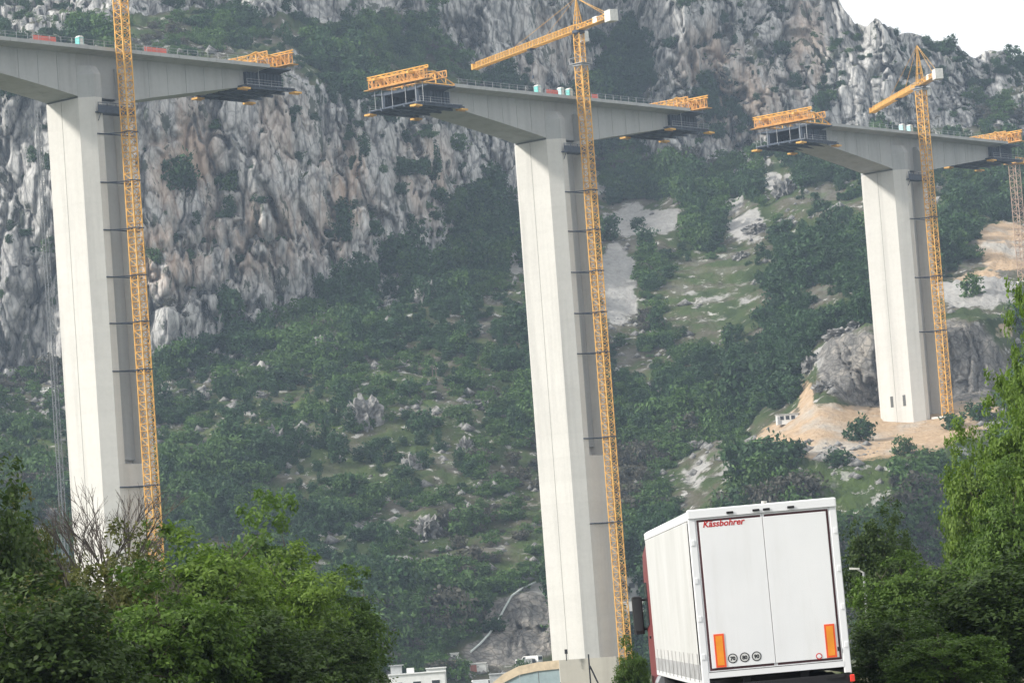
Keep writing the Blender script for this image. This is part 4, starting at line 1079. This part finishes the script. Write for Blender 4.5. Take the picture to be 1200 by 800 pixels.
# ------------------------------------------------------------------ scrub and trees on the mountain
SB = []
for i, (mt, seed, rx_, rz_, lf_) in enumerate((('scrub_a', 21, .92, .72, .26), ('scrub_a', 22, .85, .85, .24), ('scrub_b', 23, .92, .66, .24), ('scrub_c', 24, .95, .62, .22), ('scrub_b', 25, .8, .9, .26),
                                     ('scrub_a', 26, .72, 1.1, .25), ('scrub_b', 27, 1.15, .5, .22), ('scrub_a', 28, 1.05, .6, .28))):
    SB.append((crown_mesh('crown', seed, 50, 17, rx_, rz_, rz_*1.02, lf_, M[mt], spread=.40, hollow=.35), trunk_mesh('trunk', seed, rz_*1.7, .06, rx_*.85, rz_*.8, rz_, M['bark'], 5, 1)))
protos = bpy.data.collections.new('scrub_kinds'); 
spots = [(0, 640, 296, 5.5, 'dark green round tree right of the pale scree patch above'), (1, 560, 330, 5.5, 'dark green tree left of the middle pier, level with the scree'),
         (2, 575, 640, 4.6, 'fresh green shrub above the grassy strip beside the rock cut'), (3, 600, 408, 4.5, 'grey brown leafless shrub left of the middle pier'),
         (4, 1140, 352, 6.0, 'fresh green shrub below the bare earth on the right'),
         (5, 905, 330, 5.0, 'tall narrow dark tree on the slope left of the right pier'), (6, 455, 505, 4.4, 'low spreading green shrub right of the tall pale crag'), (7, 880, 420, 5.2, 'broad dark shrub on the slope above the lorry roof')]
P_C = []
for (k_, px, py, sz, lab) in spots:
    q = on_hill(px, py)
    c_ = link('hillside_shrub', SB[k_][0], None, q - Vector((0, 0, .3)))
    c_.scale = (sz/2, sz/2, sz/2); c_.rotation_euler = (0, 0, k_*1.3)
    tag(c_, lab, 'shrub', 'shrubs on the mountainside')
    P_C.append(c_)
    protos.objects.link(c_)
# countable trees that stand clear of the mass
g = np.random.default_rng(5)
spec = []
for px, py, sz, kd, lab in [(1010,522,6,0,'dark shrub growing below the orange earth platform'),(1150,500,6,0,'dark shrub at the right end of the earth platform'),(1118,510,5,0,'dark shrub on the lower edge of the earth platform'),
        (985,550,5.5,0,'dark shrub under the left end of the earth platform'),(1060,548,4.5,2,'fresh green shrub below the earth platform'),(930,548,6,0,'dark shrub left of and below the earth platform'),
        (1086,52,4.0,0,'dark tree standing highest on the skyline'),(1050,48,3.1,0,'small tree on the skyline left of the right crane head'),(1128,66,3.4,0,'rounded tree on the skyline right of the right crane head'),(1168,76,3.7,0,'small dark tree on the falling skyline'),
        (1190,80,3.1,0,'tree on the skyline at the right edge'),(748,275,5,1,'dark shrub on the pale scree patch'),(716,300,7,1,'dark tree below the pale scree patch'),(760,310,7,1,'dark tree right of the lower scree tongue'),
        (580,740,5,0,'dark shrub on the grass beside the drain pipe'),(560,722,5.5,0,'dark round shrub above the drain pipe'),(540,716,5,2,'fresh green shrub on the grassy strip'),(330,490,6.5,0,'dark shrub among boulders left of centre'),(480,470,6,0,'dark shrub above the tall boulder')]:
    q = on_hill(px, py)
    r_ = thing('hillside_tree', lab, 'tree', q - Vector((0,0,.3)), g.uniform(0, 6.28), 'single trees on the mountainside')
    r_.scale = (sz/2, sz/2, sz/2*g.uniform(.9, 1.3))
    link('crown', SB[kd][0], r_); link('trunk', SB[kd][1], r_)
# the mass of scrub: points spread over the vegetated ground
veg = (1 - HROCK)**1.5 * np.clip(1 - 3*HBARE, 0, 1)
X_, Y_, Z_ = HP[..., 0], HP[..., 1], HP[..., 2]
cl_n = .75*fbm(X_/75 + 3, Y_/110, Z_/75, 5, .62) + .35*fbm(X_/24 + 3, Y_/30, Z_/24, 3)
dens = veg * (0.14 + 1.1*sstep(-.14, .24, cl_n - .30*HGRASS + .20*sstep(600, 760, HPX)))
dens += .05*np.clip(HROCK - .2, 0, 1)*(HNZ > .5)
# keep the ground just below bare patches open, so that crowns do not hide them
bare2 = HBARE.copy()
for sh in range(2, 9, 2): bare2[:, :-sh] = np.maximum(bare2[:, :-sh], HBARE[:, sh:])
dens *= np.clip(1 - 3*bare2, 0, 1)
# open, rubbly stretches
dens *= 1 - .72*blobs(HPX, HPY, [(1065,585,130,62,1.0),(840,345,75,60,.45),(820,545,70,50,.75),(930,560,60,40,.7),(560,450,50,40,.6)])
dens *= 1 - .65*(HPX > 990)*(HQ > 4.3)
dens *= (HPY < 800) * (HPY > -60) * (HPX > -200) * (HPX < 1400) * (HQ < 8.7)
dens[:, :] *= (Y_/900.0)**1.0
pr = dens.ravel()/dens.sum()
pick = g.choice(dens.size, 20000, replace=False, p=pr)
pts = np.stack([X_.ravel()[pick], Y_.ravel()[pick], Z_.ravel()[pick] - .25], 1) + g.normal(size=(len(pick), 3))*[.7, .7, 0]
kn = fbm(pts[:, 0]/55 + 9, pts[:, 1]/80, pts[:, 2]/55, 3) + g.normal(size=len(pts))*.16
gr_ = HGRASS.ravel()[pick]
rr_ = g.random(len(pts))
kd = np.where(kn > .55, 3, np.where(kn + .5*gr_ > .20, np.where(rr_ < .6, 2, 6), np.where(kn > .02, np.where(rr_ < .6, 4, 5), np.where(kn > -.25, np.where(rr_ < .5, 0, 7), np.where(rr_ < .5, 1, 5))))).astype(np.int32)
sz = (.95 + 1.15*np.abs(g.normal(size=len(pts)))).clip(.7, 3.6) * (.85 + .55*sstep(0, .4, cl_n.ravel()[pick])) * np.where(HROCK.ravel()[pick] > .5, .55, 1)
sme = bpy.data.meshes.new('hillside_scrub'); sme.vertices.add(len(pts)); sme.vertices.foreach_set('co', pts.astype(np.float32).ravel())
a_ = sme.attributes.new('kind_index', 'INT', 'POINT'); a_.data.foreach_set('value', kd)
a_ = sme.attributes.new('size', 'FLOAT', 'POINT'); a_.data.foreach_set('value', sz.astype(np.float32))
a_ = sme.attributes.new('tallness', 'FLOAT', 'POINT'); a_.data.foreach_set('value', (sz*g.uniform(.7, 1.45, len(pts))).astype(np.float32))
a_ = sme.attributes.new('turn', 'FLOAT', 'POINT'); a_.data.foreach_set('value', g.uniform(0, 6.28, len(pts)).astype(np.float32))
so_ = link('hillside_scrub', sme); tag(so_, 'dense green scrub and low trees covering the mountainside', 'scrub', kind='stuff')
ng = bpy.data.node_groups.new('scatter_scrub', 'GeometryNodeTree')
ng.interface.new_socket('Geometry', in_out='INPUT', socket_type='NodeSocketGeometry'); ng.interface.new_socket('Geometry', in_out='OUTPUT', socket_type='NodeSocketGeometry')
N = ng.nodes; gi = N.new('NodeGroupInput'); go = N.new('NodeGroupOutput'); ip = N.new('GeometryNodeInstanceOnPoints'); ci = N.new('GeometryNodeCollectionInfo')
ci.inputs['Collection'].default_value = protos; ci.inputs['Separate Children'].default_value = True; ci.inputs['Reset Children'].default_value = True
def nat(nm, ty):
    a = N.new('GeometryNodeInputNamedAttribute'); a.data_type = ty; a.inputs['Name'].default_value = nm; return a.outputs[0]
ng.links.new(gi.outputs[0], ip.inputs['Points']); ng.links.new(ci.outputs[0], ip.inputs['Instance'])
ip.inputs['Pick Instance'].default_value = True
ng.links.new(nat('kind_index', 'INT'), ip.inputs['Instance Index'])
cx_ = N.new('ShaderNodeCombineXYZ'); ng.links.new(nat('turn', 'FLOAT'), cx_.inputs[2])
e2r = N.new('FunctionNodeEulerToRotation'); ng.links.new(cx_.outputs[0], e2r.inputs[0]); ng.links.new(e2r.outputs[0], ip.inputs['Rotation'])
sx = N.new('ShaderNodeCombineXYZ'); s_o = nat('size', 'FLOAT')
for i in range(2): ng.links.new(s_o, sx.inputs[i])
ng.links.new(nat('tallness', 'FLOAT'), sx.inputs[2])
ng.links.new(sx.outputs[0], ip.inputs['Scale']); ng.links.new(ip.outputs[0], go.inputs[0])
md = so_.modifiers.new('scatter', 'NODES'); md.node_group = ng

# ------------------------------------------------------------------ boulders and crags standing out of the slope
def mat_crag():
    n = NT('crag_limestone')
    a = n.noise(n.coord('World', (0.5, 0.5, 0.16)), 1.0, 6, 0.65, .4); b = n.noise(n.coord('World'), 0.9, 6, 0.65)
    k = n.mix(.45, n.ramp(a, [(0.36, (0.04, 0.042, 0.044)), (0.5, (0.20, 0.197, 0.19)), (0.7, (0.40, 0.39, 0.37))]), n.ramp(b, [(0.38, (0.06, 0.062, 0.06)), (0.6, (0.36, 0.35, 0.335))]))
    n.bump(b, .7, .5)
    return n.done(k, .95, 0, .1)
M['crag'] = mat_crag()
def crag_mesh(seed):
    bm = bmesh.new(); bmesh.ops.create_icosphere(bm, subdivisions=4, radius=1.0)
    v = np.array([p.co for p in bm.verts]); u = v/np.linalg.norm(v, axis=1)[:, None]
    v = np.sign(u)*np.abs(u)**.75
    rr = 1 + 1.25*(ridged(u[:, 0]*2.1 + seed, u[:, 1]*2.1, u[:, 2]*.8, 4) - .6) + .4*fbm(u[:, 0]*3.4, u[:, 1]*3.4 + seed, u[:, 2]*2, 3)
    v = v*rr[:, None]
    for p, c in zip(bm.verts, v): p.co = c
    me = bpy.data.meshes.new('crag'); bm.to_mesh(me); bm.free(); me.materials.append(M['crag']); return me
CR = [crag_mesh(s_) for s_ in (1.3, 4.7, 8.1, 12.9)]
for i, (px, py, wp, hp, lab) in enumerate([
        (425,490,17,30,'tall pale crag on the grassy slope left of the middle pier'),(500,357,13,22,'upright crag below the foot of the grey cliff'),
        (381,412,13,26,'narrow crag below the cliff, left of centre'),(500,612,15,21,'dark fissured crag above the construction site'),
        (483,548,9,18,'slim crag between two larger ones on the lower slope'),(322,520,13,24,'broken crag above the left verge trees'),
        (297,578,17,20,'pale crag just above the green verge trees'),(335,600,12,18,'small crag right of the pale crag by the verge trees'),
        (470,662,17,11,'low ledge of rock above the rightmost verge tree'),(445,690,10,12,'small rock below the low ledge'),
        (545,520,9,18,'thin crag beside the middle pier'),(560,470,14,7,'flat pale rock left of the middle pier'),
        (440,585,10,14,'dark rock on the lower slope'),(215,650,8,12,'small pale rock behind the left crane foot'),
        (60,590,8,14,'rock left of the left pier foot'),(255,575,8,9,'small boulder right of the left crane'),
        (305,462,8,7,'boulder on the green slope right of the left crane'),(232,462,10,8,'boulder close to the left crane mast'),
        (885,270,12,8,'pale rock among trees left of the right pier'),(922,225,12,16,'pale crag left of the right pier'),
        (870,300,9,7,'small pale rock below the pale crag'),(768,395,8,8,'small rock right of the middle crane'),(812,440,10,7,'rock in the scrub right of the middle crane'),
        (1090,235,22,20,'pale crag beside the right crane'),(820,520,10,8,'pale rock in rubble above the lorry roof'),(966,452,12,9,'brown rock at the lower left foot of the cut behind the right pier'),(985,388,14,9,'jagged rock on top of the cut, left of the right pier'),(952,425,9,11,'rock on the left shoulder of the cut behind the right pier'),(1008,366,12,8,'highest rock above the cut, touching the right pier')]):
    q = on_hill(px, py + hp*.6); k_ = q.y/F
    o = link('crag', CR[i % 4], None, q - Vector((0, -1.0, 0))); o.scale = (wp*k_*1.1, wp*k_*.9, hp*k_*.85); o.rotation_euler = (R(8*math.sin(i)), R(12*math.sin(i*2.3)), i*1.7)
    o.location.z += hp*k_*.1
    tag(o, lab, 'crag', 'crags standing out of the slope')
# loose pale rubble
g = np.random.default_rng(9)
dn = (1 - HROCK)*np.clip(.12 + .9*sstep(.0, .5, fbm(X_/30, Y_/40 + 5, Z_/30, 3)) - HBARE*.8, 0, 1.5)*(HPY < 800)*(HPX > -60)*(HPX < 1260)*(HQ > .2)*(HQ < 6.5)
pk = g.choice(dn.size, 7000, replace=False, p=dn.ravel()/dn.sum())
c0 = np.stack([X_.ravel()[pk], Y_.ravel()[pk], Z_.ravel()[pk]], 1)
oc = np.array([(1,0,0),(-1,0,0),(0,1,0),(0,-1,0),(0,0,1),(0,0,-1)], float); of = np.array([(0,2,4),(2,1,4),(1,3,4),(3,0,4),(2,0,5),(1,2,5),(3,1,5),(0,3,5)])
s_ = (.22 + 1.35*g.random(len(pk))**4)
vv = c0[:, None] + oc[None]*(s_[:, None, None]*(.6 + .8*g.random((len(pk), 6, 1))))*np.array([1.3, 1.3, .9])
ff = (of[None] + (np.arange(len(pk))*6)[:, None, None]).reshape(-1, 3)
o = link('rubble', mesh_np('rubble', vv.reshape(-1, 3), ff, M['crag'])); tag(o, 'pale loose rocks scattered over the slope', 'rubble', kind='stuff')

# ------------------------------------------------------------------ the construction site at the foot of the slope
def spot(px, py, Y=None):
    p = on_hill(px, py) if Y is None else Vector(at(px, py, Y)); return p, p.y/F
def cabin(name, label, cat, px, bot, top, wpx, mat, roofmat=None, nwin=2, depth=3.0, rz=0.0, Y=None, door=True, parts=()):
    p, k_ = spot(px, bot, Y); w_, h_ = wpx*k_, (bot - top)*k_
    if Y is not None:
        zg = float(gheight(np.array(p.x), np.array(p.y))); h_ += p.z - zg; p.z = zg
    o = thing(name, label, cat, p - Vector((0, 0, .3)), rz); a = w_/2; h_ += .3
    mb = MB(); mb.cbox(-a, a, 0, depth, 0, h_, .05); mb.build('wall', mat, o)
    mb = MB(); mb.box(-a - .15, a + .15, -.2, depth + .15, h_ + .002, h_ + .16); mb.build('roof', roofmat or mat, o)
    for i in range(nwin):
        x_ = -a + w_*(i + .5 + (.5 if door else 0))/(nwin + (1 if door else 0)); ww = min(.65, w_/(nwin + 1)*.35); zc = h_*.66; hh = min(.55, h_*.2)
        mb = MB(); mb.box(x_ - ww, x_ + ww, -.03, .001, zc - hh, zc + hh); wi = mb.build('window', M['glass'], o)
        mb = MB()
        for x2 in (x_ - ww - .06, x_ + ww): mb.box(x2, x2 + .06, -.05, -.002, zc - hh - .06, zc + hh + .06)
        mb.box(x_ - ww, x_ + ww, -.05, -.002, zc + hh, zc + hh + .06); mb.box(x_ - ww, x_ + ww, -.05, -.002, zc - hh - .06, zc - hh); mb.build('frame', M['whitesite'], wi)
    if door:
        mb = MB(); mb.box(-a + .3, -a + 1.1, -.03, .001, .1, min(2.1, h_*.8)); d_ = mb.build('door', M['steel'], o)
        mb = MB(); mb.box(-a + .95, -a + 1.02, -.07, -.031, 1.0, 1.1); mb.build('handle', M['black'], d_)
    return o, k_, h_, a
o, k_, h_, a_ = cabin('site_office', 'white site office with two windows at the bottom of the frame', 'building', 489, 803, 789, 66, M['whitesite'], nwin=3, depth=5, Y=560, door=False)
mb = MB(); mb.cbox(-4.2, -2.4, 1, 2.6, h_ + .17, h_ + 1.5, .05); mb.box(-4.5, -2.1, .8, 2.8, h_ + 1.51, h_ + 1.65); mb.build('roof_unit', M['greyroof'], o)
mb = MB(); mb.cbox(-1.6, -.4, 1, 2.2, h_ + .17, h_ + 1.0, .05); mb.build('air_conditioner', M['whitesite'], o)
cabin('site_cabin', 'white cabin right beside the white site office', 'cabin', 512, 803, 783, 22, M['whitesite'], nwin=1, depth=4, Y=575, door=False)
cabin('site_cabin', 'low beige cabin under the small white box cabin', 'cabin', 527, 786, 776, 17, M['beige'], nwin=1, depth=3, door=False)
cabin('site_cabin', 'small white box cabin standing above the beige cabin', 'cabin', 532.5, 776, 766, 9, M['whitesite'], nwin=1, depth=2.4, door=False)
o, k_, h_, a_ = cabin('shipping_container', 'pale container with reddish doors left of the rock cut', 'container', 561, 788, 778, 19, M['whitesite'], nwin=0, depth=2.4, door=False)
mb = MB(); mb.box(-a_ + .1, -a_ + 1.4, -.05, -.002, .25, h_ - .2); mb.build('container_door', mat_plain('dull_red_door', (.38, .16, .13)), o)
for i in range(9):
    mb = MB(); x_ = -a_ + 1.7 + i*.16*a_*.9; mb.box(x_, x_ + .08, -.045, -.002, .2, h_ - .15); mb.build('rib', M['whitesite'], o)
cabin('site_shed', 'low grey shed roof between the container and the pier wall', 'shed', 592, 796, 789, 36, M['greyroof'], M['greyroof'], nwin=0, depth=4, Y=620, door=False)
o, k_, h_, a_ = cabin('portable_cabin', 'long white cabin on the earth platform left of the right pier', 'cabin', 923, 499, 489, 26, M['whitesite'], M['greyroof'], nwin=3, depth=2.5)
o, k_, h_, a_ = cabin('white_house', 'white house between the middle crane and the lorry cab', 'house', 737, 704, 674, 30, M['whitesite'], M['greyroof'], nwin=2, depth=6)
mb = MB(); mb.box(-a_ - .6, a_ + 2.5, -2.4, -2.15, -1.5, 1.2); mb.build('terrace_wall', M['whitesite'], o)
cabin('white_outbuilding', 'low white outbuilding behind the lorry cab mirror', 'outbuilding', 745, 748, 702, 24, M['whitesite'], M['greyroof'], nwin=2, depth=5)

def car(label, px, bot, Y, mat, rz, name='parked_van', cat='van', tall=True):
    p, k_ = spot(px, bot, Y)
    if Y: p.z = float(gheight(np.array(p.x), np.array(p.y)))
    o = thing(name, label, cat, p, rz, 'vehicles on the construction site')
    L, W, H = (5.2, .95, 2.2) if tall else (4.3, .88, 1.5)
    prof = [(0, .35), (L, .35), (L, .95), (L - .25, 1.1), (L - 1.0, 1.2), (L - 1.7, H - .05), (L - 2.1, H), (.15, H), (0, H - .2)] if tall else \
           [(0, .35), (L, .35), (L, .75), (L - .9, .92), (L - 1.7, H - .05), (L - 2.2, H), (.9, H - .03), (.25, .98), (0, .9)]
    mb = MB(); mb.prism(prof, -W, W, 1); mb.build('body', mat, o)
    for sg in (-1, 1):
        mb = MB(); mb.prism([(L - 2.3, H*.55), (L - 1.35, H*.55), (L - 1.75, H - .18), (L - 2.3, H - .15)], *sorted((sg*(W + .001), sg*(W + .012))), 1); mb.build('side_window', M['glass'], o)
        for x_ in (.9, L - .95):
            mb = MB(); mb.cyl((x_, sg*(W - .08), .34), .34, .22, 1, 18); wo = mb.build('wheel', M['rubber'], o)
            mb = MB(); mb.cyl((x_, sg*(W + .035), .34), .2, .02, 1, 14); mb.build('rim', M['steel'], wo)
        mb = MB(); mb.box(L - .02, L + .015, *sorted((sg*W*.55, sg*W*.9)), .7, .85); mb.build('headlight', M['cw'], o)
    mb = MB(); mb.box(-.012, 0, -W*.8, W*.8, H*.6, H*.9); mb.build('rear_window', M['glass'], o)
car('white van parked left of the middle pier foot', 606, 786, None, M['whitesite'], R(20))
car('white van parked against the foot of the middle pier', 634, 781, None, M['whitesite'], R(150))
car('white van with a rounded roof at the bottom edge of the frame', 553, 800, 622, M['white'], R(8))

# wall with curved coping and blue-green panels in front of the middle pier
def site_wall():
    Y = 300.0
    pts = [(560, 818), (574, 802), (590, 789), (608, 780), (630, 775.5), (655, 773), (690, 770.5), (722, 768.5)]
    W_ = [Vector(at(x_, y_, Y + (722 - x_)*.02)) for x_, y_ in pts]
    o = thing('boundary_wall', 'pale concrete wall with curved beige coping and blue-green panel', 'wall', (W_[-1].x, W_[-1].y, -10.3))
    b = Vector((W_[-1].x, W_[-1].y, -10.3)); L_ = [p - b for p in W_]
    mb = MB(); th = .5
    mb.loft([[(p.x, p.y, p.z), (p.x, p.y + th, p.z), (p.x, p.y + th, p.z - .75), (p.x, p.y, p.z - .75)] for p in L_[:6]]); mb.build('coping', M['beige'], o)
    pa, pb = L_[5], L_[7]
    mb = MB(); mb.loft([[(p.x, p.y - .05, 0), (p.x, p.y - .05, p.z), (p.x, p.y + th, p.z), (p.x, p.y + th, 0)] for p in (pa + Vector((.02, 0, 0)), pb)]); mb.build('concrete_block', mat_concrete('site_wall_concrete', (.42, .40, .35), .4), o)
    for i in range(1, 5):
        p, q_ = L_[i], L_[i+1]
        mb = MB(); mb.add([(p.x + .03, p.y + .15, -.4), (q_.x - .03, q_.y + .15, -.4), (q_.x - .03, q_.y + .15, q_.z - .76), (p.x + .03, p.y + .15, p.z - .76), (p.x + .03, p.y + .3, -.4), (q_.x - .03, q_.y + .3, -.4), (q_.x - .03, q_.y + .3, q_.z - .76), (p.x + .03, p.y + .3, p.z - .76)],
               [(0,1,2,3),(7,6,5,4),(0,4,5,1),(1,5,6,2),(2,6,7,3),(3,7,4,0)]); mb.build('panel', M['bluepanel'], o)
    # steel post with raking brace
    q_ = Vector(at(690, 772, Y - 4)); o2 = thing('braced_post', 'dark steel post with raking brace in front of the pale wall', 'post', (q_.x, q_.y, -10.2))
    top = Vector(at(690, 766, Y - 4)).z + 10.2
    mb = MB(); mb.bar((0, 0, 0), (0, 0, top), .09); mb.build('post', M['black'], o2)
    mb = MB(); mb.bar((.05, 0, top - 1.0), (3.2, 0, 0), .07); mb.build('brace', M['black'], o2)
    q_ = Vector(at(664, 773, Y + .3)); o3 = thing('wall_lamp_post', 'short dark bollard lamp on top of the pale wall', 'lamp', (q_.x, q_.y, q_.z))
    mb = MB(); mb.bar((0, 0, -.05), (0, 0, .55), .06); mb.build('stem', M['black'], o3)
    mb = MB(); mb.cyl((0, 0, .75), .13, .4, 2, 12); mb.build('lamp_head', M['black'], o3)
site_wall()
# drain pipe along the top of the rock cut
pp = [on_hill(x_, y_) + Vector((0, -.4, .5)) for x_, y_ in ((553,767),(562,757),(572,746),(584,731),(591,716),(600,704),(612,693),(628,682))]
mb = MB()
for i in range(len(pp) - 1): mb.bar(pp[i], pp[i+1], .22, 8)
b0 = pp[0].copy(); mb.v = [tuple(Vector(p) - b0) for p in mb.v]
o = mb.build('drain_pipe', mat_plain('pale_pipe', (.50, .54, .52)), None, b0); tag(o, 'pale drain pipe running up the edge of the rock cut', 'pipe')
# power poles on the slope
for px, lab in ((507, 'left one of two thin wooden power poles on the slope'), (512.5, 'right one of two thin wooden power poles on the slope')):
    q = on_hill(px, 451); o = thing('power_pole', lab, 'power pole', q - Vector((0,0,.5)), 0, 'power poles on the slope')
    mb = MB(); mb.bar((0,0,0), (0,0,4.6), .12, 8, .09); mb.build('pole', M['wood'], o)
    mb = MB(); mb.box(-.6, .6, -.12, -.06, 4.0, 4.12); ar = mb.build('crossarm', M['wood'], o)
    for x_ in (-.5, .5):
        mb = MB(); mb.cyl((x_, -.09, 4.24), .05, .22, 2, 8); mb.build('insulator', M['cw'], ar)
# road lamp among the right verge trees
q = Vector(at(1012, 670, 105)); o = thing('road_lamp', 'grey road lamp head showing above the trees right of the lorry', 'street lamp', (q.x, q.y, -.06))
H_ = q.z + .06
mb = MB(); mb.bar((0,0,0), (0,0,H_), .06, 8, .04); mb.build('post', M['steel'], o)
mb = MB(); mb.bar((0,0,H_ - .02), (-.18,0,H_ + .09), .025, 8); mb.loft([[(-.12,-.05,H_+.08),(-.12,.05,H_+.08),(-.12,.05,H_+.14),(-.12,-.05,H_+.14)],[(-.42,-.07,H_+.11),(-.42,.07,H_+.11),(-.42,.06,H_+.17),(-.42,-.06,H_+.17)]]); mb.build('lamp_head', M['cw'], o)

# ------------------------------------------------------------------ the air
n = NT('pale_haze'); n.n.remove(n.b)
pv = n.node('ShaderNodeVolumePrincipled'); pv.inputs['Color'].default_value = (0.62, 0.78, 1.0, 1); pv.inputs['Density'].default_value = 0.000165; pv.inputs['Anisotropy'].default_value = 0.2
n.l(pv.outputs[0], n.out.inputs['Volume'])
mb = MB(); mb.box(-2700, 2700, -1000, 3700, -32, 345)
o = mb.build('haze', n.m); tag(o, 'thin pale blue haze over the valley', 'haze', kind='stuff')
